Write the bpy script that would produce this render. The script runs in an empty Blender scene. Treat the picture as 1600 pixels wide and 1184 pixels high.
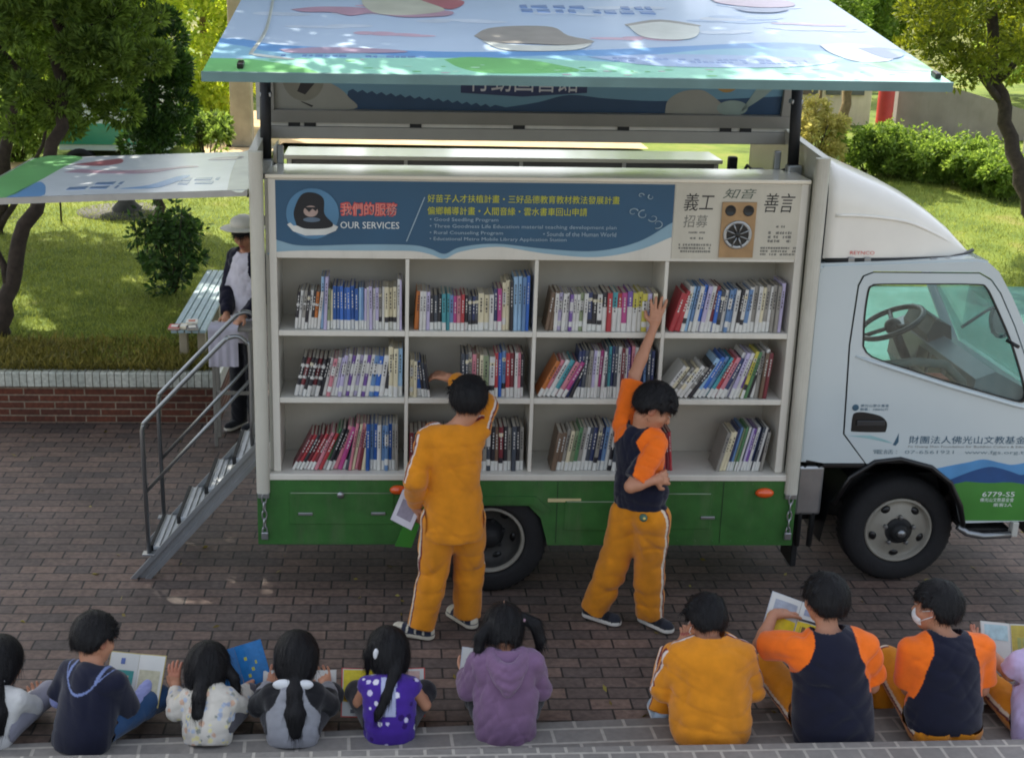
import bpy, bmesh, math, random
import numpy as np
from mathutils import Vector, Matrix
from mathutils.geometry import tessellate_polygon

SC = bpy.context.scene
COL = SC.collection
PI = math.pi

# ---------------------------------------------------------------- camera
def cam_axes(yaw, pit, roll):
    cy, sy = math.cos(yaw), math.sin(yaw)
    f = np.array([sy*math.cos(pit), cy*math.cos(pit), -math.sin(pit)])
    r = np.array([cy, -sy, 0.]); u = np.cross(r, f)
    c, s = math.cos(roll), math.sin(roll)
    return r*c+u*s, -r*s+u*c, f
cd = bpy.data.cameras.new('camera'); camera = bpy.data.objects.new('camera', cd); COL.objects.link(camera)
_r, _u, _f = cam_axes(.042, .301, .018)
camera.matrix_world = Matrix(((_r[0], _u[0], -_f[0], .846), (_r[1], _u[1], -_f[1], -7.898), (_r[2], _u[2], -_f[2], 3.911), (0, 0, 0, 1)))
cd.sensor_fit = 'HORIZONTAL'; cd.sensor_width = 36.0; cd.lens = 2119.8/1600*36.0
cd.shift_x = 100/1600; cd.clip_end = 600; cd.clip_start = .1
SC.camera = camera

# ---------------------------------------------------------------- world, sun, exposure
SUN_EL, SUN_AZ = math.radians(52), math.radians(-25)      # azimuth from +Y towards +X
W = bpy.data.worlds.new('World'); SC.world = W; W.use_nodes = True
nt = W.node_tree; nt.nodes.clear()
sky = nt.nodes.new('ShaderNodeTexSky'); sky.sky_type = 'NISHITA'; sky.sun_disc = False
sky.sun_elevation = SUN_EL; sky.sun_rotation = SUN_AZ; sky.air_density = 1.2; sky.dust_density = 3.0
bg = nt.nodes.new('ShaderNodeBackground'); bg.inputs['Strength'].default_value = .15
wo = nt.nodes.new('ShaderNodeOutputWorld')
hsv = nt.nodes.new('ShaderNodeHueSaturation'); hsv.inputs['Saturation'].default_value = .50      # hazy, milky daylight
nt.links.new(sky.outputs[0], hsv.inputs['Color']); nt.links.new(hsv.outputs['Color'], bg.inputs['Color']); nt.links.new(bg.outputs[0], wo.inputs['Surface'])
sl = bpy.data.lights.new('sun', 'SUN'); sl.energy = 4.2; sl.angle = math.radians(.55); sl.color = (1, .93, .80)
sun = bpy.data.objects.new('sun', sl); COL.objects.link(sun)
_sd = Vector((math.sin(SUN_AZ)*math.cos(SUN_EL), math.cos(SUN_AZ)*math.cos(SUN_EL), math.sin(SUN_EL)))
sun.rotation_euler = _sd.to_track_quat('Z', 'Y').to_euler(); sun.location = _sd*40
SC.view_settings.view_transform = 'Standard'; SC.view_settings.look = 'None'
SC.view_settings.gamma = 1; SC.view_settings.exposure = 1.2
SC.render.engine = 'CYCLES'
SC.cycles.use_denoising = True
try: SC.cycles.denoiser = 'OPENIMAGEDENOISE'
except Exception: pass
SC.cycles.filter_width = 1.9
SC.cycles.max_bounces = 7; SC.cycles.diffuse_bounces = 4; SC.cycles.glossy_bounces = 3
SC.cycles.transmission_bounces = 5; SC.cycles.transparent_max_bounces = 8
SC.cycles.sample_clamp_indirect = 6; SC.cycles.caustics_reflective = False; SC.cycles.caustics_refractive = False

# ---------------------------------------------------------------- materials
MATS = {}
def lin(c):
    if isinstance(c, str):
        c = c.lstrip('#'); c = [int(c[i:i+2], 16)/255 for i in (0, 2, 4)]
        return tuple(x/12.92 if x <= .04045 else ((x+.055)/1.055)**2.4 for x in c)
    return tuple(c)
def M(name, col=(.5, .5, .5), rough=.6, metal=0, var=.12, vs=6, bump=0, bs=60, coat=0, spec=.5, grime=0):
    if name in MATS: return MATS[name]
    m = bpy.data.materials.new(name); m.use_nodes = True; MATS[name] = m
    n = m.node_tree; b = n.nodes['Principled BSDF']
    c = lin(col)
    b.inputs['Roughness'].default_value = rough; b.inputs['Metallic'].default_value = metal
    b.inputs['Specular IOR Level'].default_value = spec
    if coat: b.inputs['Coat Weight'].default_value = coat; b.inputs['Coat Roughness'].default_value = .12
    tc = n.nodes.new('ShaderNodeTexCoord')
    nz = n.nodes.new('ShaderNodeTexNoise'); nz.inputs['Scale'].default_value = vs; nz.inputs['Detail'].default_value = 6
    n.links.new(tc.outputs['Object'], nz.inputs['Vector'])
    rp = n.nodes.new('ShaderNodeValToRGB')
    rp.color_ramp.elements[0].position = .3; rp.color_ramp.elements[1].position = .7
    rp.color_ramp.elements[0].color = (*[x*(1-var) for x in c], 1); rp.color_ramp.elements[1].color = (*[min(1, x*(1+var)) for x in c], 1)
    n.links.new(nz.outputs['Fac'], rp.inputs['Fac'])
    out = rp.outputs['Color']
    if grime:
        g = n.nodes.new('ShaderNodeTexNoise'); g.inputs['Scale'].default_value = 2.2; g.inputs['Detail'].default_value = 9; g.inputs['Roughness'].default_value = .7
        mp = n.nodes.new('ShaderNodeMapping'); mp.inputs['Scale'].default_value = (3.0, 3.0, .6)
        n.links.new(tc.outputs['Object'], mp.inputs['Vector']); n.links.new(mp.outputs[0], g.inputs['Vector'])
        r2 = n.nodes.new('ShaderNodeValToRGB'); r2.color_ramp.elements[0].position = .5; r2.color_ramp.elements[1].position = .75
        r2.color_ramp.elements[0].color = (0, 0, 0, 1); r2.color_ramp.elements[1].color = (grime, grime, grime, 1)
        n.links.new(g.outputs['Fac'], r2.inputs['Fac'])
        mx = n.nodes.new('ShaderNodeMixRGB'); mx.inputs['Color2'].default_value = (.16, .14, .11, 1)
        n.links.new(r2.outputs['Color'], mx.inputs['Fac']); n.links.new(out, mx.inputs['Color1']); out = mx.outputs['Color']
    n.links.new(out, b.inputs['Base Color'])
    if bump:
        n2 = n.nodes.new('ShaderNodeTexNoise'); n2.inputs['Scale'].default_value = bs; n2.inputs['Detail'].default_value = 4
        n.links.new(tc.outputs['Object'], n2.inputs['Vector'])
        bp = n.nodes.new('ShaderNodeBump'); bp.inputs['Strength'].default_value = bump; bp.inputs['Distance'].default_value = .01
        n.links.new(n2.outputs['Fac'], bp.inputs['Height']); n.links.new(bp.outputs[0], b.inputs['Normal'])
    return m
def mat_attr(name, rough=.85, bump=.25, bs=220, spec=.3, sheen=0, var=.1):
    """material that takes its own colour from the mesh's colour attribute (woven pattern, print, skin)"""
    if name in MATS: return MATS[name]
    m = bpy.data.materials.new(name); m.use_nodes = True; MATS[name] = m
    n = m.node_tree; b = n.nodes['Principled BSDF']
    b.inputs['Roughness'].default_value = rough; b.inputs['Specular IOR Level'].default_value = spec
    if sheen: b.inputs['Sheen Weight'].default_value = sheen
    a = n.nodes.new('ShaderNodeAttribute'); a.attribute_name = 'Col'
    tc = n.nodes.new('ShaderNodeTexCoord')
    nz = n.nodes.new('ShaderNodeTexNoise'); nz.inputs['Scale'].default_value = 14; nz.inputs['Detail'].default_value = 5
    n.links.new(tc.outputs['Object'], nz.inputs['Vector'])
    mr = n.nodes.new('ShaderNodeMapRange'); mr.inputs[1].default_value = .3; mr.inputs[2].default_value = .7; mr.inputs[3].default_value = 1-var; mr.inputs[4].default_value = 1+var
    n.links.new(nz.outputs['Fac'], mr.inputs[0])
    mx = n.nodes.new('ShaderNodeMixRGB'); mx.blend_type = 'MULTIPLY'; mx.inputs['Fac'].default_value = 1
    n.links.new(a.outputs['Color'], mx.inputs['Color1']); n.links.new(mr.outputs[0], mx.inputs['Color2'])
    n.links.new(mx.outputs['Color'], b.inputs['Base Color'])
    n2 = n.nodes.new('ShaderNodeTexNoise'); n2.inputs['Scale'].default_value = bs
    n.links.new(tc.outputs['Object'], n2.inputs['Vector'])
    bp = n.nodes.new('ShaderNodeBump'); bp.inputs['Strength'].default_value = bump; bp.inputs['Distance'].default_value = .004
    n.links.new(n2.outputs['Fac'], bp.inputs['Height']); n.links.new(bp.outputs[0], b.inputs['Normal'])
    return m
def mat_leaf(name, c1, c2, trans=.45, ns=1.6, rough=.55):
    if name in MATS: return MATS[name]
    m = bpy.data.materials.new(name); m.use_nodes = True; MATS[name] = m
    n = m.node_tree; n.nodes.clear()
    o = n.nodes.new('ShaderNodeOutputMaterial')
    g = n.nodes.new('ShaderNodeNewGeometry'); tc = n.nodes.new('ShaderNodeTexCoord')
    nz = n.nodes.new('ShaderNodeTexNoise'); nz.inputs['Scale'].default_value = ns; nz.inputs['Detail'].default_value = 3
    n.links.new(tc.outputs['Object'], nz.inputs['Vector'])
    ad = n.nodes.new('ShaderNodeMath'); ad.operation = 'MULTIPLY_ADD'; ad.inputs[1].default_value = .6; ad.inputs[2].default_value = -.12
    n.links.new(g.outputs['Random Per Island'], ad.inputs[0])
    a2 = n.nodes.new('ShaderNodeMath'); a2.operation = 'MULTIPLY_ADD'; a2.inputs[1].default_value = .7
    n.links.new(nz.outputs['Fac'], a2.inputs[0]); n.links.new(ad.outputs[0], a2.inputs[2])
    rp = n.nodes.new('ShaderNodeValToRGB'); rp.color_ramp.elements[0].position = .15; rp.color_ramp.elements[1].position = .85
    rp.color_ramp.elements[0].color = (*lin(c1), 1); rp.color_ramp.elements[1].color = (*lin(c2), 1)
    n.links.new(a2.outputs[0], rp.inputs['Fac'])
    b = n.nodes.new('ShaderNodeBsdfPrincipled'); b.inputs['Roughness'].default_value = rough; b.inputs['Specular IOR Level'].default_value = .3
    t = n.nodes.new('ShaderNodeBsdfTranslucent')
    hs = n.nodes.new('ShaderNodeHueSaturation'); hs.inputs['Hue'].default_value = .485; hs.inputs['Saturation'].default_value = 1.1; hs.inputs['Value'].default_value = 1.5
    n.links.new(rp.outputs['Color'], hs.inputs['Color']); n.links.new(hs.outputs['Color'], t.inputs['Color'])
    n.links.new(rp.outputs['Color'], b.inputs['Base Color'])
    mx = n.nodes.new('ShaderNodeMixShader'); mx.inputs[0].default_value = trans
    n.links.new(b.outputs[0], mx.inputs[1]); n.links.new(t.outputs[0], mx.inputs[2]); n.links.new(mx.outputs[0], o.inputs['Surface'])
    return m
def mat_brick(name, c1, c2, mortar, bw, rh, ms, rough=.8, rot=0, bump=.5, noise=.25, plane='XY', grime=.35, off=.5, distort=.0):
    if name in MATS: return MATS[name]
    m = bpy.data.materials.new(name); m.use_nodes = True; MATS[name] = m
    n = m.node_tree; b = n.nodes['Principled BSDF']; b.inputs['Roughness'].default_value = rough
    tc = n.nodes.new('ShaderNodeTexCoord'); mp = n.nodes.new('ShaderNodeMapping')
    mp.inputs['Rotation'].default_value = (math.radians(90) if plane == 'XZ' else 0, 0, rot)
    n.links.new(tc.outputs['Object'], mp.inputs['Vector'])
    vec = mp.outputs[0]
    if distort:
        dn = n.nodes.new('ShaderNodeTexNoise'); dn.inputs['Scale'].default_value = 3.0; dn.inputs['Detail'].default_value = 3
        n.links.new(tc.outputs['Object'], dn.inputs['Vector'])
        vm = n.nodes.new('ShaderNodeVectorMath'); vm.operation = 'MULTIPLY_ADD'
        vm.inputs[1].default_value = (distort,)*3
        n.links.new(dn.outputs['Color'], vm.inputs[0]); n.links.new(vec, vm.inputs[2]); vec = vm.outputs[0]
    bt = n.nodes.new('ShaderNodeTexBrick'); bt.inputs['Scale'].default_value = 1; bt.inputs['Brick Width'].default_value = bw
    bt.inputs['Row Height'].default_value = rh; bt.inputs['Mortar Size'].default_value = ms; bt.inputs['Mortar Smooth'].default_value = .3
    bt.inputs['Color1'].default_value = (*lin(c1), 1); bt.inputs['Color2'].default_value = (*lin(c2), 1); bt.inputs['Mortar'].default_value = (*lin(mortar), 1)
    bt.offset = off; bt.inputs['Bias'].default_value = 0
    n.links.new(vec, bt.inputs['Vector'])
    nz = n.nodes.new('ShaderNodeTexNoise'); nz.inputs['Scale'].default_value = 1.3; nz.inputs['Detail'].default_value = 8; nz.inputs['Roughness'].default_value = .65
    n.links.new(tc.outputs['Object'], nz.inputs['Vector'])
    mr = n.nodes.new('ShaderNodeMapRange'); mr.inputs[1].default_value = .3; mr.inputs[2].default_value = .72; mr.inputs[3].default_value = 1-grime; mr.inputs[4].default_value = 1+grime*.7
    n.links.new(nz.outputs['Fac'], mr.inputs[0])
    n3 = n.nodes.new('ShaderNodeTexNoise'); n3.inputs['Scale'].default_value = 28; n3.inputs['Detail'].default_value = 5
    n.links.new(tc.outputs['Object'], n3.inputs['Vector'])
    m3 = n.nodes.new('ShaderNodeMapRange'); m3.inputs[1].default_value = .3; m3.inputs[2].default_value = .7; m3.inputs[3].default_value = 1-noise; m3.inputs[4].default_value = 1+noise
    n.links.new(n3.outputs['Fac'], m3.inputs[0])
    mm = n.nodes.new('ShaderNodeMath'); mm.operation = 'MULTIPLY'; n.links.new(mr.outputs[0], mm.inputs[0]); n.links.new(m3.outputs[0], mm.inputs[1])
    mx = n.nodes.new('ShaderNodeMixRGB'); mx.blend_type = 'MULTIPLY'; mx.inputs['Fac'].default_value = 1
    n.links.new(bt.outputs['Color'], mx.inputs['Color1']); n.links.new(mm.outputs[0], mx.inputs['Color2'])
    n.links.new(mx.outputs['Color'], b.inputs['Base Color'])
    h = n.nodes.new('ShaderNodeMath'); h.operation = 'MULTIPLY_ADD'; h.inputs[1].default_value = -1.0
    hn = n.nodes.new('ShaderNodeMath'); hn.operation = 'MULTIPLY'; hn.inputs[1].default_value = .35
    n.links.new(n3.outputs['Fac'], hn.inputs[0])
    n.links.new(bt.outputs['Fac'], h.inputs[0]); n.links.new(hn.outputs[0], h.inputs[2])
    bp = n.nodes.new('ShaderNodeBump'); bp.inputs['Strength'].default_value = bump; bp.inputs['Distance'].default_value = .012
    n.links.new(h.outputs[0], bp.inputs['Height']); n.links.new(bp.outputs[0], b.inputs['Normal'])
    return m
def mat_ground(name, cols, scale, rough=.9, bump=.4, bs=40):
    if name in MATS: return MATS[name]
    m = bpy.data.materials.new(name); m.use_nodes = True; MATS[name] = m
    n = m.node_tree; b = n.nodes['Principled BSDF']; b.inputs['Roughness'].default_value = rough; b.inputs['Specular IOR Level'].default_value = .2
    tc = n.nodes.new('ShaderNodeTexCoord'); nz = n.nodes.new('ShaderNodeTexNoise')
    nz.inputs['Scale'].default_value = scale; nz.inputs['Detail'].default_value = 9; nz.inputs['Roughness'].default_value = .68
    n.links.new(tc.outputs['Object'], nz.inputs['Vector'])
    rp = n.nodes.new('ShaderNodeValToRGB')
    e = rp.color_ramp.elements
    while len(e) < len(cols): e.new(.5)
    for i, c in enumerate(cols):
        e[i].position = .3+.4*i/max(1, len(cols)-1); e[i].color = (*lin(c), 1)
    n.links.new(nz.outputs['Fac'], rp.inputs['Fac']); n.links.new(rp.outputs['Color'], b.inputs['Base Color'])
    n2 = n.nodes.new('ShaderNodeTexNoise'); n2.inputs['Scale'].default_value = bs; n2.inputs['Detail'].default_value = 5
    n.links.new(tc.outputs['Object'], n2.inputs['Vector'])
    bp = n.nodes.new('ShaderNodeBump'); bp.inputs['Strength'].default_value = bump; bp.inputs['Distance'].default_value = .03
    n.links.new(n2.outputs['Fac'], bp.inputs['Height']); n.links.new(bp.outputs[0], b.inputs['Normal'])
    return m
def mat_glass(name, tint=(.75, .85, .85), alpha=.12):
    if name in MATS: return MATS[name]
    m = bpy.data.materials.new(name); m.use_nodes = True; MATS[name] = m
    n = m.node_tree; n.nodes.clear(); o = n.nodes.new('ShaderNodeOutputMaterial')
    t = n.nodes.new('ShaderNodeBsdfTransparent'); t.inputs[0].default_value = (*tint, 1)
    g = n.nodes.new('ShaderNodeBsdfGlossy'); g.inputs['Roughness'].default_value = .03
    lw = n.nodes.new('ShaderNodeLayerWeight'); f = n.nodes.new('ShaderNodeMath'); f.operation = 'POWER'; f.inputs[1].default_value = 4.0; n.links.new(lw.outputs['Facing'], f.inputs[0])
    f2 = n.nodes.new('ShaderNodeMath'); f2.operation = 'MULTIPLY_ADD'; f2.inputs[1].default_value = .7; f2.inputs[2].default_value = .05; n.links.new(f.outputs[0], f2.inputs[0]); f = f2
    mx = n.nodes.new('ShaderNodeMixShader'); n.links.new(f.outputs[0], mx.inputs[0])
    n.links.new(t.outputs[0], mx.inputs[1]); n.links.new(g.outputs[0], mx.inputs[2]); n.links.new(mx.outputs[0], o.inputs['Surface'])
    return m

# ---------------------------------------------------------------- mesh helpers
class MB:
    def __init__(s): s.v = []; s.f = []; s.mi = []; s.sm = []; s.mats = []
    def _m(s, m):
        if m not in s.mats: s.mats.append(m)
        return s.mats.index(m)
    def add(s, vs, fs, m, smooth=False):
        b = len(s.v); s.v += [tuple(map(float, p)) for p in vs]; k = s._m(m)
        for f in fs: s.f.append(tuple(i+b for i in f)); s.mi.append(k); s.sm.append(smooth)
        return s
    def box(s, x0, x1, y0, y1, z0, z1, m, T=None):
        vs = [(x, y, z) for x in (x0, x1) for y in (y0, y1) for z in (z0, z1)]
        if T: vs = [T(*p) for p in vs]
        return s.add(vs, [(0, 1, 3, 2), (4, 6, 7, 5), (0, 4, 5, 1), (2, 3, 7, 6), (0, 2, 6, 4), (1, 5, 7, 3)], m)
    def bbox(s, x0, x1, y0, y1, z0, z1, m, r=.01, T=None):
        """box with chamfered edges"""
        bm = bmesh.new(); bmesh.ops.create_cube(bm, size=1)
        for v in bm.verts: v.co = Vector(((x0+x1)/2+v.co.x*(x1-x0), (y0+y1)/2+v.co.y*(y1-y0), (z0+z1)/2+v.co.z*(z1-z0)))
        bmesh.ops.bevel(bm, geom=list(bm.edges), offset=r, segments=2, affect='EDGES', profile=.5)
        return s.bm(bm, m, T=T)
    def bm(s, bm, m, smooth=False, T=None):
        bm.verts.index_update()
        vs = [v.co[:] for v in bm.verts]
        if T: vs = [T(*p) for p in vs]
        s.add(vs, [tuple(v.index for v in f.verts) for f in bm.faces], m, smooth); bm.free(); return s
    def prism(s, outer, T, t0, t1, m, holes=(), side=None):
        """extrude a 2-D polygon (with holes); T(u, v, w) -> world"""
        loops = [list(outer)]+[list(h) for h in holes]
        tri = tessellate_polygon([[Vector((p[0], p[1], 0)) for p in lp] for lp in loops])
        flat = [p for lp in loops for p in lp]; n = len(flat)
        vs = [T(p[0], p[1], t0) for p in flat]+[T(p[0], p[1], t1) for p in flat]
        fs = [tuple(t) for t in tri]+[tuple(i+n for i in reversed(t)) for t in tri]
        s.add(vs, fs, m)
        b = 0; fs2 = []
        for lp in loops:
            k = len(lp)
            for i in range(k):
                j = (i+1) % k; fs2.append((b+i, b+j, b+j+n, b+i+n))
            b += k
        s.add(vs, fs2, side or m)
        return s
    def tube(s, pts, r, m, seg=10, caps=True, smooth=True, closed=False):
        pts = [Vector(p) for p in pts]; rr = r if isinstance(r, (list, tuple)) else [r]*len(pts)
        vs = []; n = len(pts); up = None
        for i, p in enumerate(pts):
            a = pts[(i-1) % n] if (closed or i > 0) else p; c = pts[(i+1) % n] if (closed or i < n-1) else p
            d = (c-a).normalized()
            if up is None:
                up = Vector((0, 0, 1)) if abs(d.z) < .9 else Vector((1, 0, 0))
            x = up.cross(d).normalized(); y = d.cross(x).normalized(); up = y
            for k in range(seg):
                t = 2*PI*k/seg; vs.append(p+(x*math.cos(t)+y*math.sin(t))*rr[i])
        fs = []
        for i in range(n if closed else n-1):
            j = (i+1) % n
            for k in range(seg): fs.append((i*seg+k, i*seg+(k+1) % seg, j*seg+(k+1) % seg, j*seg+k))
        s.add(vs, fs, m, smooth)
        if caps and not closed:
            s.add([vs[k] for k in range(seg)][::-1], [tuple(range(seg))], m); s.add(vs[-seg:], [tuple(range(seg))], m)
        return s
    def lathe(s, prof, c, axis, m, seg=40, smooth=True):
        """prof: list of (radius, height along axis)"""
        A = Vector(axis).normalized(); x = A.orthogonal().normalized(); y = A.cross(x); c = Vector(c)
        vs = []
        for r, h in prof:
            for k in range(seg):
                t = 2*PI*k/seg; vs.append(c+A*h+(x*math.cos(t)+y*math.sin(t))*r)
        fs = [(i*seg+k, i*seg+(k+1) % seg, (i+1)*seg+(k+1) % seg, (i+1)*seg+k) for i in range(len(prof)-1) for k in range(seg)]
        return s.add(vs, fs, m, smooth)
    def ball(s, c, r, m, R=None, seg=16, rings=10):
        r = (r, r, r) if not isinstance(r, (tuple, list)) else r
        vs = []; fs = []
        for i in range(rings+1):
            ph = PI*i/rings
            for k in range(seg):
                t = 2*PI*k/seg; p = Vector((r[0]*math.sin(ph)*math.cos(t), r[1]*math.sin(ph)*math.sin(t), r[2]*math.cos(ph)))
                if R is not None: p = R @ p
                vs.append(Vector(c)+p)
        for i in range(rings):
            for k in range(seg): fs.append((i*seg+k, (i+1)*seg+k, (i+1)*seg+(k+1) % seg, i*seg+(k+1) % seg))
        return s.add(vs, fs, m, True)
    def build(s, name, parent=None, auto=True):
        me = bpy.data.meshes.new(name); me.from_pydata(s.v, [], s.f)
        for m in s.mats: me.materials.append(m)
        me.polygons.foreach_set('material_index', s.mi); me.polygons.foreach_set('use_smooth', s.sm)
        bm = bmesh.new(); bm.from_mesh(me); bmesh.ops.remove_doubles(bm, verts=bm.verts, dist=1e-5)
        bmesh.ops.recalc_face_normals(bm, faces=bm.faces); bm.to_mesh(me); bm.free()
        return link(name, me, parent)
def link(name, me, parent=None):
    o = bpy.data.objects.new(name, me); COL.objects.link(o)
    if parent is not None: o.parent = parent; o.matrix_parent_inverse = parent_matrix(parent).inverted()
    return o
def parent_matrix(p):
    m = p.matrix_basis.copy()
    while p.parent is not None:
        m = p.parent.matrix_basis @ p.matrix_parent_inverse @ m if False else (parent_matrix(p.parent) @ p.matrix_parent_inverse @ p.matrix_basis)
        return m
    return m
def thing(name, label, cat, loc=(0, 0, 0), group=None):
    o = bpy.data.objects.new(name, None); COL.objects.link(o); o.location = loc; o.empty_display_size = .2
    return tag(o, label, cat, group)
def tag(o, label, cat, group=None, kind=None):
    o['label'] = label; o['category'] = cat
    if group: o['group'] = group
    if kind: o['kind'] = kind
    return o
def struct(o, kind='structure', label=None):
    o['kind'] = kind
    if label: o['label'] = label
    return o
def fast_mesh(name, V, F, mats, mi=None, smooth=False, parent=None, col=None):
    """V (n,3) array, F (m,k) int array"""
    me = bpy.data.meshes.new(name); k = F.shape[1]
    me.vertices.add(len(V)); me.vertices.foreach_set('co', V.astype(np.float32).ravel())
    me.loops.add(F.size); me.loops.foreach_set('vertex_index', F.astype(np.int32).ravel())
    me.polygons.add(len(F)); me.polygons.foreach_set('loop_start', np.arange(0, F.size, k, dtype=np.int32))
    me.polygons.foreach_set('loop_total', np.full(len(F), k, dtype=np.int32))
    for m in mats: me.materials.append(m)
    if mi is not None: me.polygons.foreach_set('material_index', mi.astype(np.int32))
    me.polygons.foreach_set('use_smooth', np.full(len(F), smooth))
    if col is not None:
        a = me.color_attributes.new('Col', 'FLOAT_COLOR', 'POINT')
        c4 = np.ones((len(V), 4), np.float32); c4[:, :3] = col; a.data.foreach_set('color', c4.ravel())
    me.update(calc_edges=True); me.validate()
    return link(name, me, parent)
def lettering(name, s, x0, x1, z0, z1, T, m, parent, keep=True, shear=0, sp=1.0, align='L', depth=.0008, off=0):
    """a line of writing fitted into a box of the surface T(u, v, w)"""
    cu = bpy.data.curves.new('t', 'FONT'); cu.body = s; cu.extrude = .0; cu.shear = shear; cu.space_character = sp; cu.resolution_u = 2
    cu.offset = off
    o = bpy.data.objects.new('t', cu); COL.objects.link(o)
    bpy.context.view_layer.update()
    dg = bpy.context.evaluated_depsgraph_get()
    me = bpy.data.meshes.new_from_object(o.evaluated_get(dg)); bpy.data.objects.remove(o); bpy.data.curves.remove(cu)
    n = len(me.vertices)
    if n == 0: return None
    co = np.zeros(n*3); me.vertices.foreach_get('co', co); co = co.reshape(-1, 3)
    lo, hi = co.min(0), co.max(0); wz = (z1-z0)/(hi[1]-lo[1]); wx = (x1-x0)/(hi[0]-lo[0])
    if not keep: wx = min(wx, wz)
    p = [T(x0+(c[0]-lo[0])*wx, z0+(c[1]-lo[1])*wz, depth) for c in co]
    me.vertices.foreach_set('co', np.array([tuple(q) for q in p], np.float32).ravel()); me.materials.clear(); me.materials.append(m); me.update()
    me.name = name
    return link(name, me, parent)
def ell_pts(cx, cz, rx, rz, n=28, a0=0, a1=2*PI):
    return [(cx+rx*math.cos(a0+(a1-a0)*i/n), cz+rz*math.sin(a0+(a1-a0)*i/n)) for i in range(n)]
def smooth_line(pts, n=8):
    """Catmull-Rom through 2-D/3-D points"""
    P = [np.array(p, float) for p in pts]; P = [2*P[0]-P[1]]+P+[2*P[-1]-P[-2]]; out = []
    for i in range(1, len(P)-2):
        for k in range(n):
            t = k/n; a, b, c, d = P[i-1:i+3]
            out.append(tuple(.5*((2*b)+(-a+c)*t+(2*a-5*b+4*c-d)*t*t+(-a+3*b-3*c+d)*t**3)))
    out.append(tuple(P[-2])); return out
XZ = lambda y0: (lambda u, v, w: (u, y0-w, v))      # a surface facing the camera side (-Y), w stands proud of it
rng = np.random.default_rng(7); random.seed(5)
# ================================================================ SETTING
PAVER = mat_brick('paver bricks', '#715d53', '#544a46', '#2a2523', .229, .1145, .007, rough=.72, bump=.55, grime=.42, noise=.28, distort=.016)
STEP = mat_brick('step tiles', '#716e6a', '#807c77', '#a19c93', .262, .131, .010, rough=.55, bump=.3, grime=.15, noise=.1, rot=math.radians(-3.2))
TURF = mat_ground('turf', ['#3a4519', '#566826', '#6a772e', '#7c7742'], 1.1)
SOIL = mat_ground('soil ground', ['#4a4a22', '#5b6128', '#77703f'], .5)
PATH = mat_ground('tan path', ['#a48d66', '#b99f78', '#c7b087'], 1.4, bump=.2)
COURT = mat_ground('teal court', ['#355c52', '#40695e', '#53807a'], .9, rough=.6, bump=.05)
def sheet(name, pts, z, m):
    b = MB(); b.add([(x, y, z) for x, y in pts], [tuple(range(len(pts)))], m); return struct(b.build(name))
sheet('ground', [(-120, -60), (120, -60), (120, 160), (-120, 160)], -.03, SOIL)
sheet('pavement', [(-30, -30), (40, -30), (40, 3.3), (4.2, 3.3), (4.2, 7.5), (-.66, 7.5), (-.66, 3.46), (-30, 3.46)], 0, PAVER)
sheet('court', [(4.3, 3.2), (40, 3.2), (40, 8.6), (4.3, 8.9)], .006, COURT)
sheet('path', [(-30, 12.9), (-1.6, 12.6), (-1.2, 17.2), (5.5, 17.0), (5.5, 22.5), (-2.4, 22.5), (-2.6, 14.4), (-30, 14.6)], .62, PATH)
# court edge kerb and lawn of the right-hand side
def lawn_grid(name, x0, x1, y0, y1, zf, nx, ny, m):
    xs = np.linspace(x0, x1, nx); ys = np.linspace(y0, y1, ny)
    V = np.array([(x, y, zf(x, y)) for y in ys for x in xs])
    F = np.array([(j*nx+i, j*nx+i+1, (j+1)*nx+i+1, (j+1)*nx+i) for j in range(ny-1) for i in range(nx-1)])
    return struct(fast_mesh(name, V, F, [m], smooth=True))
zl = lambda x, y: .45+.017*(y-3.5)+.02*math.sin(1.3*x+.8*y)+.012*math.sin(2.9*x-1.7*y)
zr = lambda x, y: .02+.05*min(max(y-8.7, 0), 6)+.02*math.sin(.9*x+1.1*y)
lawn_grid('lawn', -30, -.68, 3.48, 12.95, zl, 90, 60, TURF)
lawn_grid('lawn', 4.0, 40, 8.75, 40, zr, 60, 60, TURF)
lawn_grid('lawn', -30, 6, 14.4, 45, lambda x, y: .5+.02*math.sin(x), 40, 40, TURF)
lawn_grid('lawn', -.68, 4.2, 7.5, 17.2, lambda x, y: .04*(y-7.5)+.0*x, 20, 30, TURF)

# the two tiled steps the children sit on
b = MB(); b.add([(-30, -30, .1), (30, -30, .1), (30, -.02, .1), (-30, -3.62, .1)], [(0, 1, 2, 3)], STEP)
def stepslab(name, yl, z, m):
    """slab with a straight front edge Y = yl(x)"""
    b = MB(); xs = (-12, 14); v = []
    for x in xs: v += [(x, yl(x), z-.16), (x, yl(x), z), (x, -9, z), (x, -9, z-.16)]
    b.add(v, [(1, 5, 6, 2), (0, 4, 5, 1), (0, 1, 2, 3), (4, 7, 6, 5)], m)
    return struct(b.build(name))
stepslab('step', lambda x: -1.782+.066*x, .10, STEP)
stepslab('step', lambda x: -2.155+.021*x, .235, mat_brick('upper step tiles', '#74716d', '#827e79', '#a39e95', .1375, .17, .009, rough=.55, bump=.3, grime=.15, noise=.1, rot=math.radians(-1.2)))

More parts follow.
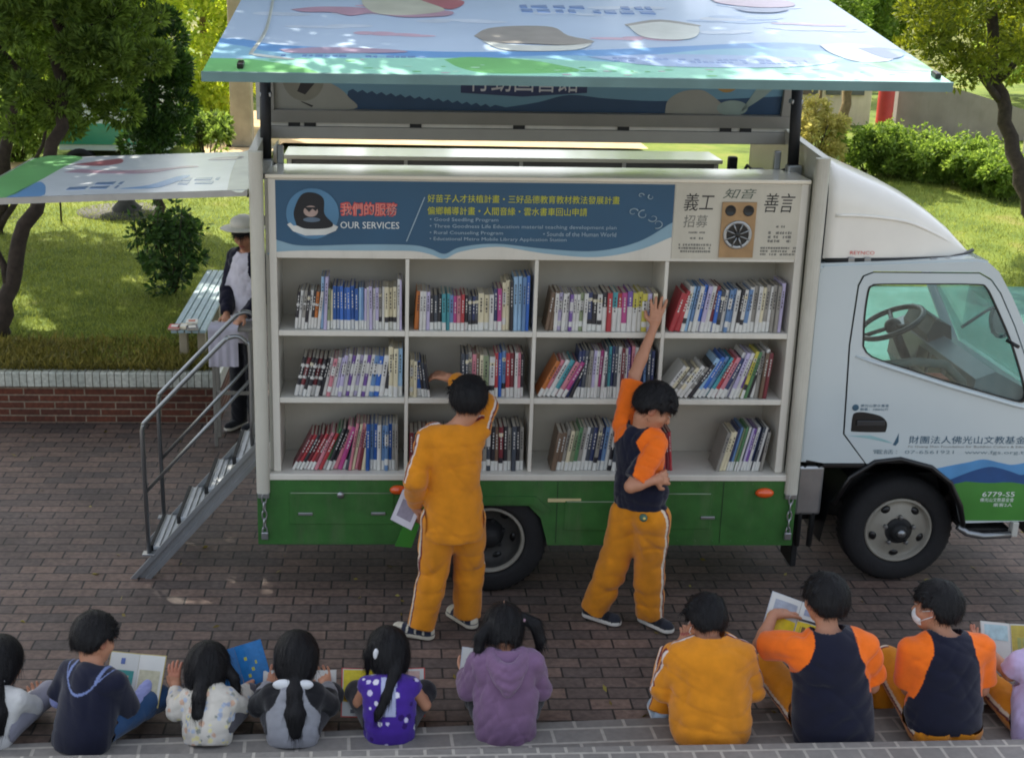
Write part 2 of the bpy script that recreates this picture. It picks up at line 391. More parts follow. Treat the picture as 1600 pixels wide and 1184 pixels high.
# planter wall: brick face under a coping of upright glazed tiles
BRICK = mat_brick('planter brick', '#6b3a28', '#5a3326', '#8a7a68', .26, .062, .007, rough=.85, plane='XZ', bump=.5, grime=.4)
COPING = mat_brick('coping tiles', '#c9c9bd', '#b4b7ac', '#6c6a5e', .062, .30, .005, rough=.4, plane='XZ', bump=.4, grime=.22, off=0)
pw = thing('planter_wall', 'low brick planter wall with pale upright coping tiles holding the lawn', 'wall', (-3, 3.4, 0))
b = MB(); b.box(-14, -.66, 3.36, 3.56, 0, .325, BRICK); b.box(-.86, -.66, 3.56, 6.5, 0, .325, BRICK); b.build('brick_face', pw)
b = MB(); b.bbox(-14, -.64, 3.325, 3.60, .328, .462, COPING, .012); b.bbox(-.9, -.64, 3.602, 6.5, .328, .462, COPING, .012); b.build('coping', pw)

# ---------------------------------------------------------------- vegetation
def leaf_quads(P, D, L, Wd, rg, droop=0):
    """one folded leaf (2 quads) per point: P (n,3) base points, D (n,3) directions"""
    n = len(P); D = D/np.linalg.norm(D, axis=1, keepdims=True)
    a = rg.normal(size=(n, 3)); S = np.cross(D, a); S /= np.linalg.norm(S, axis=1, keepdims=True)+1e-9
    U = np.cross(S, D); L = np.broadcast_to(L, n)[:, None]*rg.uniform(.7, 1.3, (n, 1)); Wd = np.broadcast_to(Wd, n)[:, None]*rg.uniform(.8, 1.2, (n, 1))
    mid = P+D*L*.5-U*Wd*.15; tip = P+D*L; tip[:, 2] -= droop*L[:, 0]
    V = np.stack([P, mid-S*Wd*.5+U*Wd*.25, tip, mid+S*Wd*.5+U*Wd*.25], 1).reshape(-1, 3)
    F = np.arange(4*n).reshape(-1, 4)
    return V, F
def clump_points(cs, rs, n, rg, shell=.75):
    """n points in ellipsoid clumps (centres cs, radii rs), denser near each clump's surface; outward directions"""
    cs = np.asarray(cs, float); rs = np.asarray(rs, float)
    w = (rs.prod(1))**(2/3); k = rg.choice(len(cs), n, p=w/w.sum())
    d = rg.normal(size=(n, 3)); d /= np.linalg.norm(d, axis=1, keepdims=True)
    r = rg.uniform(0, 1, (n, 1))**(1/3)*(1-shell)+shell*rg.uniform(.75, 1.0, (n, 1))
    return cs[k]+d*r*rs[k], d+rg.normal(size=(n, 3))*.5
def foliage(name, cs, rs, n, L, Wd, m, parent, rg, up=.3, droop=0, shell=.6):
    P, D = clump_points(cs, rs, n, rg, shell); D[:, 2] += up
    V, F = leaf_quads(P, D, L, Wd, rg, droop)
    return fast_mesh(name, V, F, [m], parent=parent)
def limb(b, pts, r0, r1, m, wob=.03, seg=9):
    q = smooth_line(pts, 5); n = len(q); q = [(p[0]+random.gauss(0, wob), p[1]+random.gauss(0, wob), p[2]) if 0 < i < n-1 else p for i, p in enumerate(q)]
    b.tube(q, [r0+(r1-r0)*i/(n-1) for i in range(n)], m, seg=seg)
BARK = M('dark bark', '#3a3028', .95, var=.35, vs=14, bump=1.0, bs=30)
BARK2 = M('pale bark', '#7d6a4c', .95, var=.3, vs=12, bump=.8, bs=25)
PINE = mat_leaf('juniper needles', '#334a1e', '#859e50', .5, 2.4)
DEEP = mat_leaf('deep green leaves', '#1a2e1a', '#4a6a34', .35, 2.2)
LIME = mat_leaf('sunny yellow green leaves', '#86a038', '#c6d062', .55, 1.2)
MID = mat_leaf('mid green leaves', '#4f6c2c', '#8ca552', .5, 1.6)
PALE = mat_leaf('pale straw leaves', '#8c8c44', '#c9c27c', .45, 2)
OLIVE = mat_leaf('olive leaves', '#38481a', '#8a9438', .5, 1.8)

def tree(name, label, trunk, r0, crown_cs, crown_rs, n, L, Wd, leaf, limbs=(), bark=BARK, group=None, up=.3, droop=0, seed=1, shell=.6, upper=None):
    rg = np.random.default_rng(seed)
    t = thing(name, label, 'tree', trunk[0], group)
    b = MB(); limb(b, trunk, r0, r0*.5, bark)
    for lp in limbs: limb(b, lp, r0*.45, r0*.12, bark, .015, 6)
    b.build('trunk', t)
    P, D = clump_points(crown_cs, crown_rs, n, rg, shell); D[:, 2] += up; V, F = leaf_quads(P, D, L, Wd, rg, droop)
    if upper is not None:
        P, D = clump_points(upper[0], upper[1], upper[2], rg, shell); V2, F2 = leaf_quads(P, D, upper[3], upper[4], rg, droop); F = np.concatenate([F, F2+len(V)]); V = np.concatenate([V, V2])  # extra crown out of view, added for the shade it casts
    fast_mesh('crown', V, F, [leaf], parent=t)
    return t
def blobs(c, R, k, rmin, rmax, rg, flat=.8):
    """k clump centres scattered through an ellipsoid"""
    d = rg.normal(size=(k, 3)); d /= np.linalg.norm(d, axis=1, keepdims=True)
    p = np.asarray(c)+d*np.asarray(R)*rg.uniform(.3, 1, (k, 1))**(1/2)
    r = rg.uniform(rmin, rmax, (k, 1))*np.array([[1, 1, flat]])
    return p, r
g = np.random.default_rng(11)
# left: the leaning juniper by the planter and its neighbours
cs, rs = blobs((-2.65, 5.6, 3.25), (1.4, 1.3, 1.05), 150, .07, .20, g)
keep = ~((cs[:, 0] > -2.5) & (cs[:, 0] < -1.3) & (cs[:, 2] < 2.9)) | (g.uniform(size=len(cs)) < .5); cs, rs = cs[keep], rs[keep]
cs2, rs2 = blobs((-.9, 4.6, 6.5), (5.6, 4.4, 1.3), 300, .4, .8, g)  # unseen canopy above the view, added to shade wing and paving
shade_crown = (cs2, rs2)
tree('juniper_tree', 'dark trunk leaning over the lawn at the left edge under a feathery green crown', [(-2.79, 4.45, .44), (-2.72, 4.6, 1.05), (-2.45, 4.8, 1.75), (-2.3, 5.1, 2.5), (-2.35, 5.5, 3.4), (-2.4, 5.9, 5.2)], .085,
     cs, rs, 52000, .08, .026, PINE, limbs=[[(-2.4, 5.9, 5.2), (-.6, 5.2, 5.9), (1.2, 4.6, 6.3)], [(-2.4, 5.9, 5.2), (-4.2, 5.4, 5.9), (-5.6, 5.0, 6.4)], [(-2.35, 5.1, 2.5), (-2.8, 5.2, 3.0), (-3.3, 5.4, 3.4)], [(-2.3, 5.3, 3.0), (-1.8, 5.6, 3.4), (-1.5, 5.7, 3.8)], [(-2.75, 4.55, .95), (-3.0, 4.8, 1.7), (-3.1, 5.1, 2.6)]], seed=2, upper=(cs2, rs2, 98000, .17, .10))
cs, rs = blobs((-4.3, 9.2, 3.25), (1.5, .9, .8), 60, .15, .34, g)
shade_cs, shade_rs = blobs((-4.6, 9.6, 6.3), (3.4, 2.8, 1.0), 60, .4, .7, g)  # unseen upper crown, added to break the sun on the lawn into dapples
tree('juniper_tree', 'dark many stemmed tree behind the raised flap, stems fanning out beside the white van', [(-4.1, 8.9, .5), (-3.95, 9.0, 1.3), (-3.8, 9.1, 2.2), (-3.7, 9.3, 3.4)], .1,
     cs, rs, 24000, .1, .034, PINE, upper=(shade_cs, shade_rs, 15000, .17, .1), limbs=[[(-4.1, 8.9, .55), (-4.35, 9.0, 1.3), (-4.6, 9.1, 2.4)], [(-4.05, 8.9, .6), (-3.6, 8.9, 1.3), (-3.25, 9.0, 2.2)], [(-4.0, 8.9, .8), (-4.15, 8.9, 1.5), (-4.3, 9.0, 2.5)]], seed=3)
cs, rs = blobs((-2.2, 9.6, 2.4), (.46, .6, 1.15), 46, .08, .22, g)
tree('conifer_tree', 'dense dark tree standing left of the beige column above the flap', [(-2.2, 9.5, .55), (-2.2, 9.6, 1.2), (-2.22, 9.6, 2.6)], .07, cs, rs, 15000, .09, .03, DEEP, seed=4)
cs, rs = blobs((-3.1, 19.5, 2.4), (1.2, .8, 2.0), 45, .3, .6, g)
tree('sunlit_tree', 'bright yellow green tree in full sun behind the dark tree beside the beige column', [(-2.9, 19.5, .5), (-2.9, 19.6, 2), (-2.8, 19.6, 3.6)], .1, cs, rs, 16000, .13, .075, LIME, bark=BARK2, seed=5)
# right: the leaning tree and what stands behind
cs, rs = blobs((9.0, 11.2, 3.15), (1.25, 1.0, .8), 90, .09, .28, g)
cs2, rs2 = blobs((9.1, 11.4, 5.2), (2.6, 2.2, 1.2), 70, .3, .6, g); cs = np.concatenate([cs, cs2]); rs = np.concatenate([rs, rs2])
tree('pine_tree', 'dark trunk leaning at the right edge beyond the cab, with an olive feathery crown', [(9.98, 10.6, .1), (9.75, 11.0, 1.0), (9.5, 11.4, 2.0), (9.2, 11.4, 3.0), (9.1, 11.4, 5)], .13,
     cs, rs, 40000, .1, .034, OLIVE, limbs=[[(9.45, 11.4, 2.1), (8.9, 11.2, 2.6), (8.4, 11.0, 2.9)], [(9.4, 11.4, 2.4), (9.8, 11.2, 2.9), (10.2, 11.1, 3.3)]], seed=6)
tree('slender_tree', 'thin brown trunk at the far right edge just behind the leaning dark trunk', [(10.6, 12.0, .2), (10.5, 12.1, 1.2), (10.45, 12.2, 2.6)], .07, *blobs((10.5, 12.3, 3.2), (.7, .6, .6), 20, .2, .35, g), 6000, .1, .04, OLIVE, bark=BARK2, seed=7)
cs, rs = blobs((10.6, 20.5, 3.4), (2.6, 1.2, 1.0), 60, .25, .5, g)
tree('sunlit_tree', 'bright yellow green tree beyond the open wing at upper right', [(10.2, 20.5, .5), (10.3, 20.5, 1.6), (10.5, 20.5, 3)], .12, cs, rs, 20000, .14, .075, MID, bark=BARK2, seed=8)
cs, rs = blobs((8.2, 16.6, 3.2), (.9, .7, .6), 25, .2, .4, g)
tree('forked_tree', 'pale forked trunk just right of the open wing above the straw coloured shrub', [(8.35, 16.9, .4), (8.3, 16.9, 1.1), (8.0, 16.9, 1.9), (7.9, 16.8, 2.9)], .11, cs, rs, 7000, .11, .06, MID, limbs=[[(8.3, 16.9, 1.0), (8.55, 16.9, 1.6), (8.75, 16.9, 2.6)]], bark=BARK2, seed=9)
# far wood that closes the view
cs, rs = [], []
for i in range(150):
    cs.append((g.uniform(-26, 34), g.uniform(27, 34), g.uniform(.6, 7))); r = g.uniform(.7, 1.6); rs.append((r, r, r*.8))
o = foliage('far_trees', cs, rs, 60000, .3, .2, MID, None, g, .2); struct(o, 'stuff', 'dense sunlit wood closing the view behind everything')
def shrub(name, label, c, R, n, L, Wd, leaf, k=18, seed=1, group=None, cat='shrub', up=.4, stems=7):
    rg = np.random.default_rng(seed); t = thing(name, label, cat, c, group)
    cs, rs = blobs((c[0], c[1], c[2]+R[2]), R, k, .14*min(R), .42*min(R), rg)
    b = MB()
    for i in range(stems):
        a = rg.uniform(0, 2*PI); b.tube([c, (c[0]+.4*R[0]*math.cos(a), c[1]+.4*R[1]*math.sin(a), c[2]+R[2]*.8), (c[0]+.7*R[0]*math.cos(a), c[1]+.7*R[1]*math.sin(a), c[2]+R[2]*1.5)], [.018, .012, .005], BARK, seg=5)
    for i in range(k//2):        # uneven shoots standing out of the bush
        a, q = rg.uniform(0, 2*PI), rg.uniform(.3, 1.05); hgt = c[2]+R[2]*rg.uniform(1.5, 2.35); px_, py_ = c[0]+R[0]*q*math.cos(a), c[1]+R[1]*q*math.sin(a)
        b.tube([(px_, py_, c[2]+R[2]*.9), (px_+rg.normal()*.05, py_, hgt)], [.006, .002], BARK, seg=4)
        m_ = 4; sc = np.stack([np.full(m_, px_)+rg.normal(size=m_)*.04, np.full(m_, py_)+rg.normal(size=m_)*.04, np.linspace(c[2]+R[2]*1.3, hgt, m_)], 1); r_ = np.linspace(.16, .05, m_)[:, None]*min(R)*2*np.array([[.6, .6, .9]])
        cs = np.concatenate([cs, sc]); rs = np.concatenate([rs, r_])
    b.build('stem', t); foliage('foliage', cs, rs, n, L, Wd, leaf, t, rg, up, .15, .35); return t
shrub('lawn_shrub', 'small dark leafy bush standing alone on the lawn beside the slatted bench', (-1.46, 6.1, .5), (.34, .3, .46), 2600, .075, .036, DEEP, 34, 21)
shrub('round_shrub', 'dark round bush in front of the beige column above the flap', (-2.05, 13.2, .6), (.36, .4, .5), 2600, .09, .045, MATS['juniper needles'], 24, 22)
for i, (x, y, lab, lf, R) in enumerate([(-6.3, 14.0, 'yellowish bush behind the many stemmed tree at the far left edge', LIME, (.7, .6, .7)), (-5.3, 14.6, 'mid green bush between the many stemmed tree and the white van', MID, (.6, .5, .6)), (-7.2, 12.6, 'olive bush at the left edge beyond the lawn', OLIVE, (.7, .6, .8)), (-6.0, 17.5, 'tall yellow green bush far behind the left trees', LIME, (1.2, .8, 1.5))]):
    shrub('garden_bush', lab, (x, y, .5), R, 6000, .1, .05, lf, 30, 60+i)
shrub('straw_shrub', 'pale straw coloured shrub just right of the truck body under the forked tree', (8.05, 15.6, .35), (.62, .5, .62), 6000, .1, .045, PALE, 24, 23)
for i, (x, y, lab, R) in enumerate([(9.3, 16.2, 'leftmost bright green hedge bush right of the straw coloured shrub', (.75, .6, .62)), (9.95, 15.9, 'second bush from the left in the bright green hedge row', (.75, .6, .58)),
        (10.45, 15.3, 'bush in the middle of the bright green hedge row', (.7, .6, .55)), (10.75, 14.7, 'second bush from the right in the bright green hedge row', (.65, .55, .52)), (10.95, 14.1, 'rightmost bush of the hedge row, beside the leaning trunk', (.55, .5, .48))]):
    R = (R[0], R[1], R[2]*.66)
    shrub('hedge_bush', lab, (x, y, zr(x, y)), R, 8500, .085, .04, MID, 44, 30+i, 'bushes in the hedge row beyond the cab')
# grass blades
def grass(name, label, x0, x1, y0, y1, zf, n, h, m, seed, mask=None):
    rg = np.random.default_rng(seed); x = rg.uniform(x0, x1, n); y = y0+(y1-y0)*rg.uniform(0, 1, n)**1.4
    P = np.stack([x, y, np.array([zf(a, c) for a, c in zip(x, y)])-.005], 1)
    D = rg.normal(size=(n, 3))*.45; D[:, 2] = 1
    V, F = leaf_quads(P, D, h*rg.uniform(.5, 1.5, n), h*.14, rg, .2); o = fast_mesh(name, V, F, [m]); return struct(o, 'stuff', label)
GRASS = mat_leaf('grass blades', '#4c5a24', '#8f9a50', .45, 1.0)
grass('grass', 'short green grass growing on the lawn behind the planter wall', -4.6, -.7, 3.5, 12.5, zl, 60000, .055, GRASS, 41)
DRY = mat_leaf('shaggy grass', '#4a4a1e', '#8f8748', .35, 1.5)
grass('grass_fringe', 'shaggy dry grass hanging over the planter coping', -4.0, -.72, 3.40, 4.3, lambda x, y: .455, 11000, .10, DRY, 42)
grass('grass', 'rough grass on the bank beyond the cab', 6, 14, 8.8, 16.5, zr, 30000, .07, GRASS, 43)

# ---------------------------------------------------------------- things of the garden
CONC = M('weathered concrete', '#a99d86', .9, var=.2, vs=3, bump=.4, grime=.35)
b = MB(); b.bbox(-2.08, -1.70, 16.6, 17.0, .4, 7.5, CONC, .03); b.bbox(-2.2, -1.58, 16.48, 17.12, .38, .62, CONC, .03)
tag(b.build('concrete_column'), 'tall weathered beige column standing behind the truck at left', 'column')
GREY = M('ramp concrete', '#8d8884', .9, var=.15, vs=2, bump=.3, grime=.3)
b = MB(); b.prism([(11.7, .2), (16.2, .2), (16.2, .5), (11.7, 1.75)], lambda u, v, w: (u, 21.5-w, v), 0, -.3, GREY); b.bbox(11.1, 15.7, 21.45, 21.9, 1.93, 2.0, GREY, .01) if False else None
tag(b.build('ramp_wall'), 'plain grey sloping wall behind the hedge bushes at right', 'wall')
CREAM = M('cream render', '#d8cfb6', .85, var=.08, vs=3, grime=.2)
b = MB(); b.bbox(12.9, 16.5, 17.6, 17.9, .2, 1.75, CREAM, .02); b.bbox(12.85, 16.6, 17.55, 17.95, 1.752, 1.82, CREAM, .02)
tag(b.build('garden_wall'), 'bright white wall seen between the leaning trunks at the right edge', 'wall')
RED = M('red paint', '#c23a36', .5, var=.1)
b = MB(); b.lathe([(.17, 0), (.17, 2.2), (.15, 2.25), (0, 2.25)], (11.26, 21.0, .25), (0, 0, 1), RED, 20); b.lathe([(.2, 0), (.2, .12), (.17, .13)], (11.26, 21.0, .25), (0, 0, 1), CREAM, 20)
tag(b.build('red_post'), 'red round post behind the hedge bushes near the forked tree', 'post')
b = MB(); b.bbox(9.6, 12.0, 24.0, 24.3, .2, 2.4, CREAM, .02); b.bbox(9.5, 12.1, 23.9, 24.4, 2.402, 2.5, GREY, .02)
for k in range(4): b.bbox(9.8+k*.55, 10.15+k*.55, 23.96, 24.0, 1.0, 1.8, M('dim window', '#55605c', .2), .005)
tag(b.build('pale_building'), 'low cream building with a row of dim windows behind the forked tree', 'building')
# bench of pale slats
SLAT = M('pale blue slats', '#9fb4b8', .6, var=.12, vs=9, bump=.2)
bn = thing('garden_bench', 'long pale blue slatted bench running back across the lawn', 'bench', (-.98, 4.8, .45))
b = MB()
for k in range(5):
    x = -1.10+k*.062; b.bbox(x, x+.052, 3.62, 6.0, .735, .765, SLAT, .005)
b.build('seat', bn)
for y in (3.8, 4.8, 5.8):
    b = MB(); b.bbox(-1.06, -.99, y, y+.09, .43, .732, CONC, .008); b.bbox(-.9, -.83, y, y+.09, .43, .732, CONC, .008); b.bbox(-1.07, -.82, y+.01, y+.08, .69, .733, CONC, .005); b.build('leg', bn)
# round stone table
STN = M('dark garden stone', '#4b4a45', .9, var=.25, vs=9, bump=.6)
tb = thing('stone_table', 'round stone garden table on a pedestal beyond the flap', 'table', (-2.75, 10.4, .55))
b = MB(); b.lathe([(0, .70), (.42, .70), (.47, .67), (.45, .60), (.1, .56), (0, .56)], (-2.78, 10.5, .5), (0, 0, 1), STN); b.build('tabletop', tb)
b = MB(); b.lathe([(.2, .02), (.2, .1), (.12, .18), (.09, .3), (.14, .38), (.09, .46), (.13, .56)], (-2.78, 10.5, .5), (0, 0, 1), STN, 24); b.build('pedestal', tb)
b = MB(); b.lathe([(.66, 0), (.66, .06), (0, .065)], (-2.78, 10.5, .5), (0, 0, 1), STN, 36); b.build('plinth', tb)
b = MB(); b.tube([(-3.45, 9.6, .5), (-3.45, 9.62, 1.3)], .013, BARK, 6); b.ball((-3.45, 9.62, 1.31), .02, BARK, seg=8, rings=6)
tag(b.build('garden_stake'), 'thin dark stake standing on the lawn left of the stone table', 'stake')
# white van among the trees
VW = M('van white', '#c8d2d8', .35, var=.04, coat=.4); TEAL = M('van teal', '#2f8f78', .4, var=.06, coat=.3); DGL = M('dark window', '#2a3438', .1, var=.1); TYRE = M('tyre rubber', '#1b1b1d', .85, var=.15, vs=20, bump=.3); STEEL = M('bare steel', '#8d9092', .35, metal=.9, var=.08)
vn = thing('parked_van', 'white and teal van parked behind the dark trees at left', 'van', (-4.0, 16.2, .5))
pr2 = [(-4.95, .62), (-4.9, 1.45), (-4.6, 2.0), (-3.2, 2.05), (-3.1, 1.9), (-3.08, .62)]
b = MB(); b.prism(pr2, lambda u, v, w: (u, 15.9-w, v), 0, -1.5, VW); b.build('body', vn)
b = MB(); b.bbox(-4.955, -3.07, 15.885, 15.9, .72, 1.08, TEAL, .004); b.bbox(-4.0, -3.2, 15.885, 15.9, 1.3, 1.5, TEAL, .004); b.build('teal_band', vn)
b = MB(); b.prism([(-4.8, 1.5), (-4.55, 1.92), (-4.1, 1.92), (-4.1, 1.5)], XZ(15.9), .003, .012, DGL); b.build('window', vn)
for x in (-4.6, -3.45):
    w_ = MB(); w_.lathe([(.0, 0), (.16, 0), (.16, -.02), (.27, -.02), (.29, .04), (.29, .2), (0, .2)], (x, 15.86, .36), (0, 1, 0), TYRE, 24); w_.build('wheel', vn)

rg = np.random.default_rng(77); n = 150; P = np.stack([rg.uniform(-3.2, 5.5, n), rg.uniform(-1.5, 3.2, n), np.full(n, .004)], 1); D = rg.normal(size=(n, 3)); D[:, 2] = .12*np.abs(D[:, 2])
V, F = leaf_quads(P, D, .045, .02, rg); struct(fast_mesh('fallen_leaves', V, F, [mat_leaf('dry fallen leaves', '#6b5a2a', '#9a8f45', .1, 3)]), 'stuff', 'small dry leaves scattered over the brick paving')
# ================================================================ THE BOOKMOBILE
WHITE = M('truck white', '#bdbbaf', .42, var=.06, vs=2, coat=.25, grime=.28)
SHELF = M('shelf white', '#d3cfc4', .5, var=.05, vs=3, grime=.16)
LEDGE = M('cabinet top white', '#e6dfcd', .15, var=.05, vs=2, coat=.5)
GREEN = M('skirt green', '#33652d', .45, var=.2, vs=7, coat=.2, bump=.25, bs=9, grime=.30)
DARK = M('chassis black', '#17181a', .7, var=.3, vs=8, grime=.15)
RUB = M('black rubber', '#131417', .6, var=.15)
ALU = M('aluminium', '#a3a6a8', .38, metal=.85, var=.08, vs=10, grime=.12)
ORANGE = M('orange lens', '#e0561c', .25, var=.06, coat=.6)
CAB = M('cab white paint', '#bac5c8', .2, var=.03, vs=2, coat=.7)
BLACKT = M('black trim', '#0d0e10', .35, var=.1)
NAVY = M('banner blue', '#1f5070', .4, var=.10, vs=1.5, coat=.15)
PALEB = M('pale banner blue', '#86a7b8', .4, var=.06)
WTXT = M('white print', '#dfe3e2', .5, var=.02); YTXT = M('yellow print', '#c9c832', .5, var=.05); RTXT = M('red print', '#cf4a44', .5, var=.04); KTXT = M('black print', '#1d1d20', .5, var=.1); GTXT = M('grey print', '#77766f', .6, var=.1); BTXT = M('blue print', '#33566b', .5, var=.05)
truck = thing('bookmobile_truck', 'small white and green library truck with its side wing raised over open bookshelves', 'truck', (1.7, .85, 0))
# chassis ---------------------------------------------------------
b = MB(); b.box(.2, 5.0, .45, .6, .5, .68, DARK); b.box(.2, 5.0, 1.1, 1.25, .5, .68, DARK); b.box(.15, 3.38, .12, 1.58, .66, .78, DARK)
for x in (.5, 1.0, 2.0, 2.6, 3.2): b.box(x, x+.06, .15, 1.55, .585, .66, DARK)
b.tube([(1.47, .2, .36), (1.47, 1.5, .36)], .06, DARK); b.tube([(4.17, .3, .36), (4.17, 1.4, .36)], .045, DARK); b.ball((1.47, .85, .36), .16, DARK)
b.bbox(2.1, 2.9, .66, 1.1, .36, .62, DARK, .02); b.bbox(3.42, 3.62, .35, .75, .38, .62, DARK, .02); b.lathe([(0, 0), (.13, 0), (.13, .4), (0, .4)], (3.5, .22, .58), (0, 1, 0), DARK, 20)
b.build('chassis', truck)
b = MB(); b.bbox(3.46, 3.50, .18, .42, .12, .6, RUB, .008); b.build('mudflap', truck)
b = MB(); b.bbox(3.425, 3.60, .10, .16, .52, .86, ALU, .02); b.tube([(3.47, .12, .3), (3.47, .12, .86)], .018, DARK); b.tube([(3.55, .12, .3), (3.56, .12, .86)], .018, DARK); b.build('bracket', truck)
# skirt ----------------------------------------------------------
sk = [(.0, .36), (.0, .795), (3.4, .795), (3.4, .355), (1.83, .355), (1.78, .54), (1.70, .625), (1.12, .625), (1.04, .58), (.955, .36)]
b = MB(); b.prism(sk, XZ(0), 0, -.035, GREEN)
b.prism([(.86, .355), (.95, .60), (1.0, .66), (1.06, .66), (1.045, .60), (.965, .345)], XZ(0), .018, .002, M('bright green', '#3f8a33', .4, var=.1, coat=.2))
b.prism([(1.0, .63), (1.08, .69), (1.74, .69), (1.84, .6), (1.8, .58), (1.71, .64), (1.1, .64), (1.04, .6)], XZ(0), .016, .002, GREEN)
b.prism([(p[0], p[1]) for p in sk], XZ(1.7), 0, -.02, GREEN); b.box(.0, .03, .037, 1.70, .36, .79, GREEN); b.box(3.37, 3.4, .037, 1.70, .36, .79, GREEN)
skirt = b.build('skirt', truck)
def toolbox(x0, x1, z0, z1, hs):
    b = MB(); b.bbox(x0, x1, -.008, -.001, z0, z1, GREEN, .003); d = b.build('locker_door', skirt)
    b = MB(); s = M('worn edge', '#8a9a80', .5, var=.2)
    for x, z in hs: b.bbox(x-.045, x+.045, -.020, -.009, z-.008, z+.010, ALU, .003)
    b.tube([(x0+.01, -.010, z1-.004), (x1-.01, -.010, z1-.004)], .0035, s, 5)
    b.build('latch', skirt)
b = MB()
for i in range(30):
    x = .06+i*.113; b.ball((x, -.001, .775), (.006, .003, .006), GREEN, seg=8, rings=5)
    if x < .95 or x > 1.85: b.ball((x, -.001, .385), (.006, .003, .006), GREEN, seg=8, rings=5)
b.build('rivet', skirt)
for x in (1.88, 2.40, 2.93):
    b = MB(); b.bbox(x-.0015, x+.0015, -.003, -.0005, .37, .79, DARK, .0005); b.build('seam', skirt)
toolbox(.20, .85, .50, .715, [(.30, .572), (.755, .575)])
toolbox(1.93, 2.30, .46, .66, []); toolbox(2.47, 2.86, .47, .715, [(2.52, .60), (2.84, .55)])
b = MB(); b.lathe([(0, 0), (.022, 0), (.022, .012), (0, .014)], (.52, -.009, .70), (0, -1, 0), ALU, 16); b.build('lock', skirt)
b = MB(); b.bbox(1.82, 2.03, -.006, -.001, .652, .675, M('cream tape', '#c8b98a', .6), .001); b.build('tape_strip', skirt)
b = MB(); b.ball((3.19, -.012, .72), (.06, .03, .032), ORANGE); b.build('marker_lamp', truck)
b = MB(); b.ball((.88, -.012, .735), (.055, .03, .03), ORANGE); b.build('marker_lamp', truck)
# chains and locks below the corner posts
for x in (.045, 3.36):
    b = MB()
    for k in range(5):
        z = .705-k*.055; pts = [(x+(.014*math.cos(t) if k % 2 == 0 else .004*math.cos(t)), -.022+(.004*math.cos(t) if k % 2 == 0 else .012*math.cos(t)), z-.028+.034*math.sin(t)) for t in np.linspace(0, 2*PI, 13)[:-1]]
        b.tube(pts, .0055, ALU, 6, closed=True)
    b.bbox(x-.022, x+.022, -.035, -.012, .405, .455, ALU, .006); b.build('chain', truck)
# floor, end walls, posts ------------------------------------------
b = MB(); b.bbox(.03, 3.37, -.012, 1.70, .797, .838, SHELF, .006); b.build('floor', truck)
def post(x0, x1):
    b = MB(); c = 12
    pr_ = [(x0, .02), (x0, -.012)]+[(x0+(x1-x0)*(.5-.5*math.cos(PI*i/8)), -.012-.028*math.sin(PI*i/8)) for i in range(1, 8)]+[(x1, -.012), (x1, .02)]
    b.prism(pr_, lambda u, v, w: (u, v, w), .715, 2.825, WHITE); b.bbox(x0+.005, x1-.005, -.025, .015, .68, .714, ALU, .004)
    return b
p_ = post(.0, .082); p_.box(0, .04, 1.62, 1.70, .8, 2.82, WHITE); p_.prism([(.02, 2.826), (1.68, 2.826), (.85, 2.885)], lambda u, v, w: (w, u, v), 0, .05, WHITE); p_.bbox(.0, .05, .021, 1.66, 2.70, 2.825, WHITE, .004)
p_.bbox(0, .035, .02, .10, .8, 2.7, WHITE, .004); p_.build('rear_frame', truck)
p_ = post(3.318, 3.4); p_.box(3.36, 3.4, .021, 1.68, .80, 2.825, WHITE); p_.prism([(.0, 2.826), (1.68, 2.826), (.85, 2.89)], lambda u, v, w: (w, u, v), 3.355, 3.4, WHITE); p_.build('front_wall', truck)
# bookshelf cabinet -------------------------------------------------
CY0, CY1 = .03, .44
b = MB()
b.bbox(.105, .15, CY0, CY1, .84, 2.665, SHELF, .004); b.bbox(3.255, 3.30, CY0, CY1, .84, 2.665, SHELF, .004)
b.box(.15, 3.255, CY1-.02, CY1, .84, 2.66, M('shelf back', '#b9b3a6', .6, var=.05, grime=.08))
DIVX = (.925, 1.70, 2.485)
for x in DIVX: b.bbox(x-.011, x+.011, CY0+.004, CY1-.021, .84, 2.19, SHELF, .002)
b.bbox(.15, 3.255, CY0+.006, CY1-.021, 2.192, 2.664, SHELF, .003)
b.bbox(.083, .105, CY0+.02, .3, .84, 2.66, WHITE, .002); b.bbox(3.301, 3.317, CY0+.02, .3, .84, 2.66, WHITE, .002)
cab_ = b.build('bookcase', truck)
SH_Z = (1.748, 1.322)
for z in SH_Z:
    b = MB(); xs = (.15,)+DIVX+(3.255,)
    for i in range(4): b.bbox(xs[i]+(.0115 if i else .001), xs[i+1]-(.0115 if i < 3 else .001), CY0+.002, CY1-.021, z-.034, z, SHELF, .003)
    b.build('shelf', cab_)
b = MB(); b.bbox(.09, 3.31, .018, CY1+.005, 2.667, 2.69, LEDGE, .005); b.build('cabinet_top', cab_)
